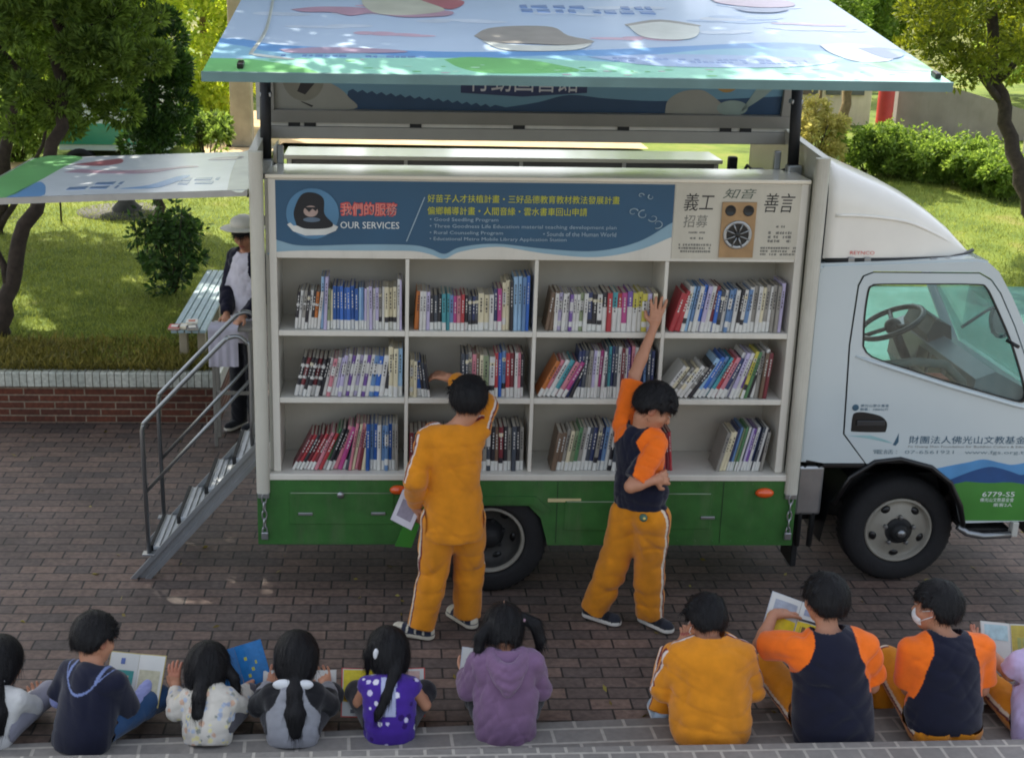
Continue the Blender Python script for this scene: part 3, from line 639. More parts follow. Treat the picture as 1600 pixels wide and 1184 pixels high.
# header sign
T1 = XZ(CY0+.006)
sg = MB(); low = smooth_line([(.107, 2.225), (.107, 2.24), (.30, 2.262), (.63, 2.272), (.94, 2.272), (1.06, 2.25), (1.145, 2.222), (1.24, 2.262), (1.45, 2.285), (1.75, 2.255), (2.05, 2.245), (2.3, 2.29), (2.5, 2.37)], 6)
sg.prism([(.107, 2.655), (.107, 2.208)]+[(2.5, 2.208), (2.5, 2.655)], T1, .0022, .0012, SHELF)
sg.prism([(.107, 2.655)]+[(x, z-.012-.02*abs(math.sin(x*2.1))) for x, z in low]+[(2.5, 2.655)], T1, .0036, .0024, PALEB)
sg.prism([(.107, 2.655), (.107, 2.325)]+smooth_line([(.16, 2.298), (.30, 2.268), (.63, 2.278), (.94, 2.278), (1.06, 2.256), (1.145, 2.226), (1.24, 2.268), (1.45, 2.29), (1.75, 2.262), (2.05, 2.252), (2.3, 2.31), (2.5, 2.43)], 6)+[(2.5, 2.655)], T1, .005, .0038, NAVY)
sign = sg.build('service_banner', truck)
TS = XZ(CY0+.001)
b = MB(); b.prism(ell_pts(.365, 2.46, .155, .150, 40), TS, .0062, .0052, M('badge blue', '#4f7ea0', .5))
cl = [(.215+.30*i/16, 2.395+.012*math.sin(i*1.9)) for i in range(17)]+[(.50, 2.36), (.44, 2.335), (.32, 2.33), (.25, 2.355)]
b.prism(cl, TS, .0070, .0063, M('cloud white', '#cfd0cb', .6))
hk = M('badge hair black', '#14161c', .6); fk = M('badge face', '#a58f86', .6)
b.prism(smooth_line([(.27, 2.39), (.255, 2.47), (.30, 2.57), (.37, 2.585), (.43, 2.55), (.435, 2.46), (.485, 2.40), (.45, 2.375), (.33, 2.37), (.27, 2.39)], 5)[:-1], TS, .0078, .0071, hk)
b.prism(ell_pts(.355, 2.475, .042, .033), TS, .0085, .0079, fk); b.prism([(.315, 2.50), (.40, 2.50), (.385, 2.475), (.365, 2.49), (.345, 2.47)], TS, .0092, .0086, hk)
b.prism(ell_pts(.36, 2.425, .05, .014), TS, .0092, .0086, M('badge book', '#5a6b7c', .6)); b.build('badge', sign)
TT = lambda d: XZ(CY0+.001-d)
RB = XZ(CY0-.0042)
lettering('lettering', '我們的服務', .535, .86, 2.455, 2.525, RB, M('pink print', '#d98f86', .5), sign, keep=True)
lettering('lettering_outline', '我們的服務', .527, .868, 2.447, 2.533, RB, RTXT, sign, off=.045, depth=.0003)
lettering('lettering', 'OUR SERVICES', .528, .875, 2.375, 2.415, RB, WTXT, sign)
b = MB(); b.prism([(.915, 2.30), (1.02, 2.565), (1.026, 2.565), (.921, 2.30)], RB, .0008, .0001, M('thin rule', '#9fb6c4', .6)); b.build('rule', sign)
lettering('lettering', '好苗子人才扶植計畫・三好品德教育教材教法發展計畫', 1.04, 2.175, 2.535, 2.582, RB, YTXT, sign)
lettering('lettering', '偏鄉輔導計畫・人間音緣・雲水書車回山申請', 1.04, 1.985, 2.462, 2.510, RB, YTXT, sign)
lettering('lettering', '• Good Seedling Program', 1.055, 1.46, 2.418, 2.445, RB, M('faint print', '#9db1bd', .5), sign)
lettering('lettering', '• Three Goodness Life Education material teaching development plan', 1.055, 2.165, 2.378, 2.406, RB, MATS['faint print'], sign)
lettering('lettering', '• Rural Counseling Program', 1.055, 1.49, 2.340, 2.366, RB, MATS['faint print'], sign)
lettering('lettering', '• Sounds of the Human World', 1.73, 2.165, 2.340, 2.366, RB, MATS['faint print'], sign)
lettering('lettering', '• Educational Metro Mobile Library Application Station', 1.055, 1.87, 2.303, 2.329, RB, MATS['faint print'], sign)
b = MB()
for cx, cz, rr, a in ((2.26, 2.49, .03, .3), (2.32, 2.475, .035, 1.4), (2.38, 2.455, .03, 3.5), (2.30, 2.59, .018, 0), (2.36, 2.58, .02, 2), (2.41, 2.42, .035, 4.3)):
    pts = [(cx+rr*(1-.25*t)*math.cos(a+t*2.2), CY0-.005, cz+rr*.8*(1-.25*t)*math.sin(a+t*2.2)) for t in np.linspace(0, 2.4, 14)]
    b.tube(pts, [.004-.0025*i/13 for i in range(14)], MATS['faint print'], 5)
b.build('flourish', sign)
# calligraphy panel and the loudspeaker set in it
pn = MB(); pn.prism([(2.505, 2.21), (3.285, 2.21), (3.285, 2.655), (2.505, 2.655)], T1, .0034, .0012, M('panel ivory', '#c4bfb0', .5, var=.05, grime=.12)); panel = pn.build('notice_panel', truck)
PT = XZ(CY0+.002)
lettering('lettering', '義工', 2.56, 2.74, 2.50, 2.605, PT, KTXT, panel, shear=.15); lettering('lettering', '招募', 2.565, 2.71, 2.40, 2.475, PT, GTXT, panel, shear=.1)
lettering('lettering', '知音', 2.79, 2.99, 2.575, 2.635, PT, M('green ink', '#4b5a50', .6), panel, shear=.3); lettering('lettering', '善言', 3.04, 3.225, 2.495, 2.61, PT, KTXT, panel, shear=.15)
def strokes(nm, x0, x1, z0, z1, rows, T, m, parent, seed, gap=.4, th=.35, w=.0008):
    """illegible rows of print: short strokes"""
    rg = random.Random(seed); b = MB(); h = (z1-z0)/rows
    for r in range(rows):
        x = x0; zc = z1-(r+.5)*h
        while x < x1:
            l = rg.uniform(.5, 1.3)*h*.6
            if rg.random() > .18: b.prism([(x, zc-h*th*rg.uniform(.5, 1)), (min(x+l, x1), zc-h*th), (min(x+l, x1), zc+h*th), (x, zc+h*th*rg.uniform(.4, 1))], T, w, 0, m)
            x += l+h*gap*rg.uniform(.3, .8)
    return b.build(nm, parent)
strokes('small_print', 2.60, 2.70, 2.362, 2.378, 1, PT, GTXT, panel, 1); strokes('small_print', 2.61, 2.69, 2.325, 2.345, 1, PT, GTXT, panel, 2)
strokes('small_print', 2.545, 2.74, 2.245, 2.305, 3, PT, GTXT, panel, 3); strokes('small_print', 3.10, 3.20, 2.40, 2.42, 1, PT, GTXT, panel, 4)
strokes('small_print', 3.08, 3.22, 2.31, 2.385, 3, PT, GTXT, panel, 5); strokes('small_print', 3.04, 3.255, 2.232, 2.29, 3, PT, GTXT, panel, 6)
b = MB(); WD = M('speaker wood', '#a3825a', .5, var=.15, vs=10)
b.prism([(2.79, 2.222), (2.995, 2.222), (2.995, 2.555), (2.79, 2.555)], T1, .014, .002, WD)
spk = b.build('speaker', truck)
b = MB()
for x in (2.84, 2.948): b.lathe([(0, 0), (.026, .001), (.031, .004), (.033, .001)], (x, CY0-.008, 2.505), (0, -1, 0), BLACKT, 24)
b.lathe([(0, .002), (.06, .002), (.078, .004)], (2.892, CY0-.008, 2.36), (0, -1, 0), BLACKT, 32); b.build('speaker_port', spk)
b = MB(); b.lathe([(.068, .004), (.082, .010), (.086, .004)], (2.892, CY0-.008, 2.36), (0, -1, 0), ALU, 36)
for k in range(8):
    a = PI*k/4+PI/8; b.tube([(2.892+.016*math.cos(a), CY0-.018, 2.36+.016*math.sin(a)), (2.892+.076*math.cos(a), CY0-.014, 2.36+.076*math.sin(a))], .0045, ALU, 6)
b.ball((2.892, CY0-.016, 2.36), (.02, .008, .02), BLACKT, seg=14); b.build('speaker_grille', spk)
# far bookcase, seen from its back over the near one
b = MB(); BK = M('grey back panel', '#6e6b64', .7, var=.12)
b.bbox(.12, 3.05, 1.28, 1.66, .84, 2.60, BK, .004); b.bbox(.10, 3.07, 1.25, 1.68, 2.603, 2.63, LEDGE, .004)
for x in (.14, .92, 1.70, 2.40, 3.03): b.box(x-.012, x+.012, 1.262, 1.279, .84, 2.60, SHELF)
b.build('bookcase', truck)
b = MB(); b.bbox(3.08, 3.22, 1.2, 1.5, .84, 2.45, DARK, .01); b.bbox(3.10, 3.16, 1.2, 1.26, 2.452, 2.66, RUB, .01); b.bbox(3.19, 3.28, .9, 1.0, 2.2, 2.62, RUB, .01); b.tube([(3.12, 1.18, 2.4), (3.2, 1.1, 2.62), (3.27, .95, 2.55)], .012, RUB, 6); b.build('control_box', truck)
# roof beam and hinges
b = MB(); b.bbox(.03, 3.37, .815, .885, 2.795, 2.872, M('beam grey', '#a09d96', .5, var=.05, metal=.2), .005); b.bbox(.03, 3.37, .835, .90, 2.873, 2.896, M('beam lit top', '#dcdad4', .35), .002)  # paler strip paints the light falling on the beam's top
beam = b.build('roof_beam', truck)
for x in (.17, .27, .94, 1.60, 2.27, 2.93, 3.06):
    b = MB(); b.bbox(x, x+.075, .82, .834, 2.868, 2.905, RUB, .003); b.tube([(x, .84, 2.90), (x+.075, .84, 2.90)], .012, RUB, 8); b.build('hinge', beam)
# ------------------------------------------------ the raised near wing
PH = math.radians(81)
HN = Vector((0, .85, 2.905)); RD = Vector((0, -math.cos(PH), math.sin(PH))); SD = Vector((0, -math.sin(PH), -math.cos(PH)))
TP = HN+RD*.86
def TW(u, v, w): return Vector((u, 0, 0))+TP+SD*v+RD*w            # outer face of the side panel
def TR(u, v, w): return Vector((u, 0, 0))+HN+RD*v+SD*w            # inner face of the roof half
PK = lambda n, c, **k: M(n, c, .3, var=.11, coat=.35, **k)
SKYB = PK('wing sky', '#c0d4ea', vs=.8); 
wb = MB(); wb.box(-.03, 3.43, 0, .86, -.005, -.055, WHITE, T=lambda x, y, z: TR(x, y, z)); wb.box(-.03, 3.43, -.0, 2.30, -.03, -.001, SKYB, T=lambda x, y, z: TW(x, y, z))
wing = wb.build('wing', truck)
b = MB(); b.box(-.035, 3.435, 2.30, 2.315, -.04, .004, M('wing edge', '#5f7f80', .4), T=lambda x, y, z: TW(x, y, z)); b.build('edge_strip', wing)
g_ = MB()
hill = smooth_line([(-.03, 1.60), (.10, 1.62), (.25, 1.72), (.6, 1.78), (1.2, 1.82), (1.9, 1.72), (2.3, 1.62), (2.8, 1.50), (3.1, 1.56), (3.43, 1.62)], 6)
g_.prism(hill+[(3.43, 2.1), (-.03, 2.1)], TW, .0010, .0002, PK('wing hills', '#74a4d8', vs=1.2))
hill2 = [(x, z+.13+.03*math.sin(7*x)) for x, z in hill]
g_.prism(hill2+[(3.43, 2.1), (-.03, 2.1)], TW, .0018, .0011, PK('wing far meadow', '#93c3da', vs=1.2))
mead = smooth_line([(-.03, 2.06), (.3, 2.02), (.6, 2.0), (1.1, 1.96), (1.5, 1.95), (2.0, 2.0), (2.6, 1.98), (3.0, 1.93), (3.43, 1.90)], 6)
g_.prism(mead+[(3.43, 2.30), (-.03, 2.30)], TW, .0026, .0019, PK('wing meadow', '#9fdcc6', vs=1.5))
g_.prism(smooth_line([(-.03, 2.04), (.15, 2.05), (.3, 2.12), (.42, 2.20), (.5, 2.30)], 5)+[(-.03, 2.30)], TW, .0034, .0027, PK('wing grass', '#7cc27c', vs=3))
g_.prism(smooth_line([(1.08, 2.0), (1.2, 1.94), (1.45, 1.97), (1.6, 2.06), (1.7, 2.2), (1.3, 2.26), (1.15, 2.16), (1.08, 2.0)], 4)[:-1], TW, .0034, .0027, MATS['wing grass'])
g_.prism([(3.12, 1.95), (3.43, 1.86), (3.43, 2.1), (3.2, 2.08)], TW, .0034, .0027, MATS['wing grass'])
g_.build('landscape_print', wing)
g_ = MB()
PINKP = PK('wing pink', '#c3a0b3'); MAUVE = PK('wing mauve', '#b3a0b6'); TAUPE = PK('wing taupe', '#a19d98', vs=9); IVORY = PK('wing ivory', '#dadfd8'); PEACH = PK('wing peach', '#ccccbb')
prg = random.Random(8)
CLD = [PK('wing cloud', '#cfdceb', vs=4), PK('wing cloud blue', '#aac6e6', vs=4), PK('wing blossom', '#d3b6c8', vs=6)]
for i in range(26):
    cx, cz = prg.uniform(.1, 3.3), prg.uniform(.15, 1.5); m_ = CLD[0 if i % 3 else (1 if i % 2 else 2)]
    for j in range(4):
        a, b_ = prg.uniform(.05, .14), prg.uniform(.02, .05); x_, z_ = cx+(j-1.5)*.09, cz+prg.uniform(-.03, .03)
        if .0 < x_-a and x_+a < 3.4: g_.prism(ell_pts(x_, z_, a, b_, 14), TW, .0003+.00004*(i*4+j)/26, .0001, m_)
for i in range(60):
    x_, z_ = prg.uniform(.02, 3.38), prg.uniform(2.02, 2.27); g_.prism(ell_pts(x_, z_, prg.uniform(.008, .03), prg.uniform(.004, .010), 8), TW, .0040+.00001*i, .0036, CLD[2] if i % 4 == 0 else MATS['wing grass'] if i % 2 else PK('wing dew', '#bfe6cf'))
def patch(pts, m, z=.0034, n=4): g_.prism(smooth_line(pts+[pts[0]], n)[:-1], TW, z, z-.0006, m)
patch([(.27, .86), (.4, .78), (.6, .77), (.85, .82), (1.14, .83), (1.13, .96), (.9, 1.02), (.72, .93), (.6, 1.0), (.5, .92), (.35, .92)], PINKP); patch([(.9, .35), (1.0, .56), (1.12, .82), (.9, .97), (.72, .9), (.66, .5)], PEACH, .0042)
patch([(.98, .50), (1.1, .44), (1.24, .56), (1.16, .78), (1.06, .68)], PK('wing red', '#b9707c')); patch([(1.25, 1.46), (1.33, 1.28), (1.5, 1.2), (1.68, 1.22), (1.74, 1.42), (1.86, 1.55), (1.72, 1.64), (1.5, 1.62), (1.32, 1.6)], TAUPE)
patch([(1.28, 1.58), (1.45, 1.66), (1.7, 1.66), (1.84, 1.6), (1.72, 1.76), (1.4, 1.78)], IVORY, .0042); patch([(2.09, 1.13), (2.29, 1.0), (2.47, 1.1), (2.42, 1.38), (2.3, 1.48), (2.13, 1.42)], IVORY); patch([(2.08, 1.12), (2.29, .98), (2.48, 1.1), (2.46, 1.13), (2.29, 1.03), (2.1, 1.15)], TAUPE, .0042)
patch([(2.7, .3), (2.9, .25), (3.15, .35), (3.16, .52), (2.95, .58), (2.74, .48)], PK('wing rose', '#c9a9bb')); patch([(2.78, .62), (3.1, .6), (3.0, .72), (2.85, .72)], PK('wing slate', '#7f93b5'), .0042)
patch([(3.02, 1.55), (3.2, 1.5), (3.33, 1.62), (3.3, 1.86), (3.12, 1.92), (3.03, 1.75)], IVORY, .0042); patch([(3.2, 1.62), (3.34, 1.60), (3.4, 1.74), (3.28, 1.84)], MATS['wing slate'], .005); patch([(.28, 1.84), (.5, 1.78), (.8, 1.8), (.9, 1.86), (.6, 1.9), (.35, 1.91)], MAUVE, .0042)
patch([(1.78, 1.90), (2.2, 1.82), (2.8, 1.84), (3.0, 1.92), (2.7, 2.06), (2.1, 2.07)], PK('wing lilac', '#a9bfe0'), .0046)
for k in range(2): patch([(.16+.005*k, 1.93), (.185+.005*k, 1.4), (.15+.003*k, .5), (.14, .5), (.172, 1.4), (.145, 1.93)], IVORY, .005)
patch([(.145, 1.93), (.19, 1.99), (.34, 2.05), (.36, 2.03), (.2, 1.95)], IVORY, .005)
g_.build('picture_print', wing)
for x in (.12, 3.37):
    b = MB(); b.bbox(x, x+.03, 2.18, 2.25, .0035, .03, BLACKT, .006, T=lambda x_, y_, z_: TW(x_, y_, z_)); b.build('latch', wing)
strokes('small_print', 1.55, 2.3, .60, .84, 2, TW, PK('wing text', '#7c98c4'), wing, 11, w=.0042); strokes('small_print', 1.9, 2.85, 1.90, 2.0, 2, TW, PK('wing faint text', '#8fa5cf'), wing, 12, w=.0056); strokes('small_print', .3, 1.0, 1.93, 1.98, 1, TW, MATS['wing text'], wing, 13, w=.0046)
# inner face of its roof half
ib = MB(); GRF = M('inner frame grey', '#85837c', .5, var=.06)
ib.box(.02, 3.38, .0, .078, .001, .045, GRF, T=lambda x, y, z: TR(x, y, z)); ib.box(.02, .085, .079, .84, .001, .04, GRF, T=lambda x, y, z: TR(x, y, z)); ib.box(3.315, 3.38, .079, .84, .001, .04, GRF, T=lambda x, y, z: TR(x, y, z))
ib.build('inner_frame', wing)
ib = MB(); ib.prism([(.086, .08), (3.314, .08), (3.314, .84), (.086, .84)], TR, .006, .001, M('inner print teal', '#5f8aa0', .5, var=.05, vs=1.5))
jag = [(.55+.03*i, .195+.00*i+(.018 if i % 2 else 0)-.003*i) for i in range(32)]
ib.prism([(.53, .08)]+jag+smooth_line([(1.55, .105), (1.75, .14), (1.95, .19), (2.2, .17), (2.6, .16), (3.314, .2)], 5)+[(3.314, .08)], TR, .007, .0061, M('inner print navy', '#1d3f5e', .5, var=.08))
ib.prism(smooth_line([(.086, .08), (.58, .08), (.55, .16), (.5, .21), (.40, .27), (.3, .36), (.086, .42)], 5), TR, .008, .0071, M('inner print grey', '#8d8e86', .5, var=.05))
ib.prism(ell_pts(.27, .27, .13, .14), TR, .009, .0081, M('inner print taupe', '#77766a', .5)); ib.prism([(.23, .19), (.28, .17), (.34, .24), (.31, .28), (.26, .26)], TR, .0098, .0091, KTXT); ib.prism([(.25, .13), (.33, .10), (.32, .09), (.26, .12)], TR, .0098, .0091, KTXT)
ib.prism(smooth_line([(2.57, .08), (2.58, .16), (2.66, .22), (2.78, .235), (2.86, .2), (2.95, .13), (3.0, .08)], 5), TR, .008, .0071, MATS['inner print grey'])
ib.prism(ell_pts(3.0, .12, .10, .05), TR, .009, .0081, M('inner print sage', '#83958f', .5)); ib.prism(ell_pts(2.95, .34, .1, .12), TR, .009, .0081, M('inner print ochre', '#9a7a44', .5)); ib.prism([(3.05, .09), (3.2, .2), (3.3, .3), (3.3, .36), (3.15, .26)], TR, .009, .0081, MATS['inner print sage'])
ib.prism([(1.26, .195), (1.65, .175), (2.06, .205), (2.06, .5), (1.26, .5)], TR, .009, .0081, M('inner print banner', '#1b2f57', .5))
inner = ib.build('inner_print', wing)
lettering('lettering', '行動圖書館', 1.31, 2.00, .205, .40, TR, M('silver print', '#b9bdc4', .5), inner, depth=.0096)
# far wing, raised on the other side
def TR2(u, v, w): p = TR(u, v, w); return Vector((p.x, 1.70-p.y+.03, p.z))
def TW2(u, v, w): p = TW(u, v, w); return Vector((p.x, 1.70-p.y+.03, p.z))
b = MB(); b.box(-.03, 3.43, 0, .86, -.005, -.05, WHITE, T=TR2); b.box(-.03, 3.43, 0, 2.30, -.03, -.001, SKYB, T=TW2); b.build('wing', truck)
# gas struts
for x in (.065, 3.30):
    b = MB(); b.tube([(x, .40, 2.72), (x, .46, 3.25)], .034, RUB, 14); b.tube([(x, .46, 3.25), (x, .52, 3.72)], .018, STEEL, 10); b.bbox(x-.045, x+.045, .34, .42, 2.64, 2.73, ALU, .01); b.bbox(x-.037, x+.037, .42, .495, 3.09, 3.12, ALU, .008); b.build('gas_strut', truck)
    b = MB(); xx = .145 if x < 1 else 3.22
    b.bbox(xx-.02, xx+.02, .46, .50, 2.62, 2.80, STEEL, .006); b.tube([(x, .38, 2.70), (xx, .48, 2.66)], .02, DARK, 8); b.build('strut_bracket', truck)
# ------------------------------------------------ rear flap
TF = lambda u, v, w: Vector((-.01+u*.9985, v, 2.60+u*.045+w))     # u runs 0 .. -1.65 away from the truck
b = MB(); b.box(-1.66, 0, 0.0, 1.68, -.03, 0, M('flap white', '#dae0e6', .3, var=.05, coat=.3), T=TF); b.box(-1.66, 0, -.012, -.001, -.034, .004, ALU, T=TF); b.box(-1.672, -1.661, -.012, 1.69, -.034, .004, ALU, T=TF)
flap = b.build('rear_flap', truck)
f = MB()
def fp(pts, m, z=.0012, n=4): f.prism(smooth_line(pts+[pts[0]], n)[:-1], TF, z, z-.0008, m)
fp([(-1.65, .02), (-1.65, 1.66), (-1.32, 1.66), (-1.34, 1.2), (-1.36, .6), (-1.40, .02)], MATS['wing grass']); fp([(-1.40, .02), (-1.36, .55), (-1.30, .5), (-1.24, .3), (-1.2, .03)], MATS['wing hills'])
fp([(-1.3, 1.3), (-1.1, 1.2), (-.98, 1.3), (-1.02, 1.5), (-1.12, 1.45)], PK('wing red', '#b9707c'), .002); fp([(-1.28, .95), (-1.15, .9), (-.9, .82), (-.7, .8), (-.55, .95), (-.42, 1.0), (-.5, 1.06), (-.7, .95), (-1.0, .96), (-1.2, 1.06)], PINKP, .002)
fp([(-.78, .2), (-.62, .3), (-.5, .6), (-.42, .62), (-.5, .3), (-.58, .18)], MATS['wing hills'], .002); fp([(-.4, 1.3), (-.2, 1.28), (-.18, 1.42), (-.36, 1.4)], MAUVE, .002); fp([(-.12, .02), (0, .02), (0, 1.66), (-.2, 1.66), (-.18, .8)], M('flap ivory', '#d8dccb', .35), .002)
f.build('picture_print', flap)
strokes('small_print', -.45, -.22, .25, .55, 2, TF, PK('flap text', '#6f88ad'), flap, 21, w=.0022); strokes('small_print', -1.1, -.8, .2, .5, 2, TF, MATS['flap text'], flap, 22, w=.0022)
b = MB(); b.tube([(-.30, 1.55, 2.55), (-.16, 1.6, 2.30)], .032, RUB, 10); b.tube([(-.16, 1.6, 2.30), (-.01, 1.62, 2.0)], .016, STEEL, 8); b.build('gas_strut', truck)
# ------------------------------------------------ wheels
RIM = M('steel rim', '#8d897e', .55, var=.14, vs=6, grime=.5); RIM_SHADED = M('shaded rear rim', '#3c3b39', .6, var=.2, vs=6, grime=.3)  # second rim colour is darker: the rear wheel's shadow is painted in
def wheel(x, y, z, R, front=True):
    w = thing('wheel', None, None); w.parent = truck; w.matrix_parent_inverse = parent_matrix(truck).inverted(); w.location = (x, y, z)
    for k in ('label', 'category'): del w[k]
    A = (0, 1, 0); rr = .222
    b = MB(); b.lathe([(rr+.002, .03), (rr+.012, .004), (rr+.03, -.004), (rr+.075, -.006), (R-.035, .004), (R-.012, .022), (R, .05), (R, .16), (R-.012, .19), (R-.06, .205), (rr+.01, .19)], (x, y, z), A, TYRE, 56)
    for k in range(48):
        a = 2*PI*k/48; c, s = math.cos(a), math.sin(a); b.add([(x+c*(R+.004)-s*d1, y+yy, z+s*(R+.004)+c*d1) for yy in (.045, .165) for d1 in (-.011, .011)], [(0, 1, 3, 2)], TYRE)
    b.build('tyre', w)
    b = MB(); prof = [(rr+.002, .02), (rr-.006, .008), (rr-.016, .012), (rr-.022, .04)]
    prof += ([(rr-.03, .05), (.165, .035), (.125, .030), (.115, .022), (.09, .018)] if front else [(rr-.024, .09), (.17, .13), (.10, .135)])
    b.lathe(prof[:4], (x, y, z), A, RIM, 56); b.lathe(prof[3:], (x, y, z), A, RIM if front else RIM_SHADED, 56)
    d0 = .03 if front else .125
    for k in range(5 if front else 6):
        a = 2*PI*k/(5 if front else 6)+.9; b.ball((x+.163*math.cos(a), y+d0+.012, z+.163*math.sin(a)), (.034, .016, .026), BLACKT, R=Matrix.Rotation(-a-PI/2, 3, 'Y'), seg=14, rings=8)
    b.build('rim', w)
    b = MB()
    hb = [(.09, .012), (.062, .008), (.058, -.02), (.045, -.035), (0, -.038)] if front else [(.1, .13), (.07, .06), (.05, .03), (0, .028)]
    b.lathe(hb, (x, y, z), A, DARK, 28)
    if front: b.lathe([(.03, -.036), (.027, -.052), (.0, -.056)], (x, y, z), A, STEEL, 20)
    for k in range(5 if front else 6):
        a = 2*PI*k/(5 if front else 6)+.3; b.lathe([(.014, .02), (.014, -.006), (.0, -.008)], (x+.098*math.cos(a), y+(0 if front else .11), z+.098*math.sin(a)), A, STEEL if front else DARK, 6, smooth=False)
    b.build('hub', w)
    return w
wheel(4.17, .20, .365, .365); wheel(1.465, .03, .365, .365, False); wheel(1.465, .26, .365, .365, False)
for (x, y) in ((4.17, 1.5), (1.465, 1.67)):
    b = MB(); b.lathe([(0, -.01), (.2, -.01), (.22, 0), (.33, 0), (.365, -.04), (.365, -.18), (.3, -.2), (0, -.2)], (x, y, .365), (0, 1, 0), TYRE, 36); b.build('wheel', truck)
# ------------------------------------------------ cab
CY = .06
TC = XZ(CY)
arch = [(4.51, .485), (4.475, .6), (4.395, .75), (4.26, .855), (4.06, .91), (3.93, .905)]
out_ = [(3.565, .895), (3.435, .92), (3.43, 1.5), (3.425, 2.12), (3.45, 2.165), (3.9, 2.185), (4.38, 2.205), (4.46, 2.195), (4.53, 2.14), (4.63, 1.99), (4.78, 1.73), (5.02, 1.27), (5.06, 1.1), (5.06, .49), (4.945, .49), (4.945, 1.24), (4.85, 1.45), (4.68, 1.80), (4.56, 2.01), (4.49, 2.095), (4.41, 2.137), (3.755, 2.137), (3.69, 2.11), (3.665, 2.05), (3.65, 1.67), (3.675, 1.09), (3.835, .895)]
b = MB(); b.prism(out_, TC, 0, -.03, CAB); b.prism(out_, XZ(1.64), 0, .03, CAB)
b.bbox(3.425, 3.46, .062, 1.638, .90, 2.16, CAB, .004); b.prism([(3.43, 2.150), (3.9, 2.171), (4.38, 2.19), (4.46, 2.18), (4.46, 2.205), (4.38, 2.22), (3.9, 2.2), (3.43, 2.18)], lambda u, v, w: (u, w, v), .075, 1.625, CAB)
b.prism([(4.99, 1.27), (5.03, 1.27), (5.085, 1.1), (5.085, .5), (5.03, .5), (5.03, 1.1)], lambda u, v, w: (u, w, v), .095, 1.605, CAB)
b.box(3.47, 4.98, .1, 1.6, .88, .92, DARK)
cab = b.build('cab', truck)
door_o = [(3.845, .893), (3.685, 1.092), (3.66, 1.67), (3.675, 2.045), (3.70, 2.105), (3.757, 2.128), (4.408, 2.128), (4.484, 2.087), (4.552, 2.005), (4.672, 1.795), (4.842, 1.445), (4.937, 1.238), (4.937, .50)]+arch
win = smooth_line([(3.735, 1.665), (3.722, 1.85), (3.728, 2.02), (3.75, 2.052), (3.80, 2.062), (4.1, 2.066), (4.40, 2.066), (4.465, 2.045), (4.535, 1.94), (4.68, 1.68), (4.80, 1.40), (4.815, 1.33), (4.79, 1.305), (4.73, 1.315)], 3)+[(4.3, 1.435), (3.86, 1.572), (3.80, 1.595), (3.76, 1.625)]
b = MB(); b.prism(door_o, TC, .004, -.03, CAB, holes=[win])
# crease under the window
b.tube([(3.70, CY-.006, 1.60), (3.86, CY-.012, 1.552), (4.3, CY-.012, 1.415), (4.74, CY-.012, 1.292), (4.9, CY-.006, 1.25)], [.006, .013, .013, .013, .006], CAB, 10)
door = b.build('door', cab)
b = MB(); n_ = len(win)
wi = [(p[0]*.975+4.2*.025, p[1]*.975+1.75*.025) for p in win]
b.prism(win, TC, .007, -.012, BLACKT, holes=[wi]); b.build('window_seal', door)
b = MB(); b.prism(wi, TC, -.004, -.008, mat_glass('window glass')); b.build('window', door)
b = MB(); b.prism(smooth_line([(3.722, 1.12), (3.722, 1.20), (3.735, 1.232), (3.80, 1.236), (3.90, 1.212), (3.945, 1.17), (3.945, 1.115), (3.92, 1.105), (3.74, 1.108), (3.722, 1.12)], 4)[:-1], TC, .0055, .002, BLACKT); b.bbox(3.75, 3.93, CY-.017, CY-.007, 1.15, 1.185, M('handle grey', '#2b2d30', .35), .004); b.build('door_handle', door)
b = MB(); b.tube([(p[0], CY+.006, p[1]) for p in door_o], .005, BLACKT, 6, closed=True); b.build('door_gap', cab)
# arch lining, step, lower trim
b = MB(); b.tube([(4.525, CY-.004, .47), (4.49, CY-.004, .605), (4.405, CY-.004, .762), (4.265, CY-.004, .87), (4.06, CY-.004, .925), (3.9, CY-.004, .905), (3.75, CY-.004, .80), (3.66, CY-.004, .62)], .017, BLACKT, 10)
ar2 = [(4.53, .46), (4.50, .61), (4.41, .77), (4.26, .88), (4.06, .935), (3.86, .90), (3.74, .80), (3.64, .62), (3.60, .35)]
vs = [(x, y, z) for y in (CY, .75) for x, z in ar2]; k = len(ar2); b.add(vs, [(i, i+1, k+i+1, k+i) for i in range(k-1)], BLACKT); b.box(3.6, 4.52, .74, .75, .36, .93, BLACKT); b.build('wheel_arch', cab)
b = MB(); b.bbox(3.57, 3.84, CY+.0, .6, .862, .888, BLACKT, .004); b.build('sill_trim', cab)
b = MB(); b.tube([(4.50, .08, .455), (4.56, .06, .415), (4.66, .05, .40), (4.84, .05, .41)], .024, STEEL, 10); b.bbox(4.84, 4.88, .03, .09, .40, .50, M('bracket white', '#b5b5ae', .5), .006); b.bbox(4.55, 4.86, .10, .35, .40, .43, DARK, .006); b.build('step_bar', cab)
b = MB(); b.bbox(4.94, 5.12, .03, 1.67, .40, .62, BLACKT, .02); b.bbox(5.087, 5.115, .12, .40, .66, .86, M('lamp glass', '#cfd6d8', .1), .01); b.bbox(5.087, 5.115, 1.30, 1.58, .66, .86, MATS['lamp glass'], .01); b.build('bumper', cab)
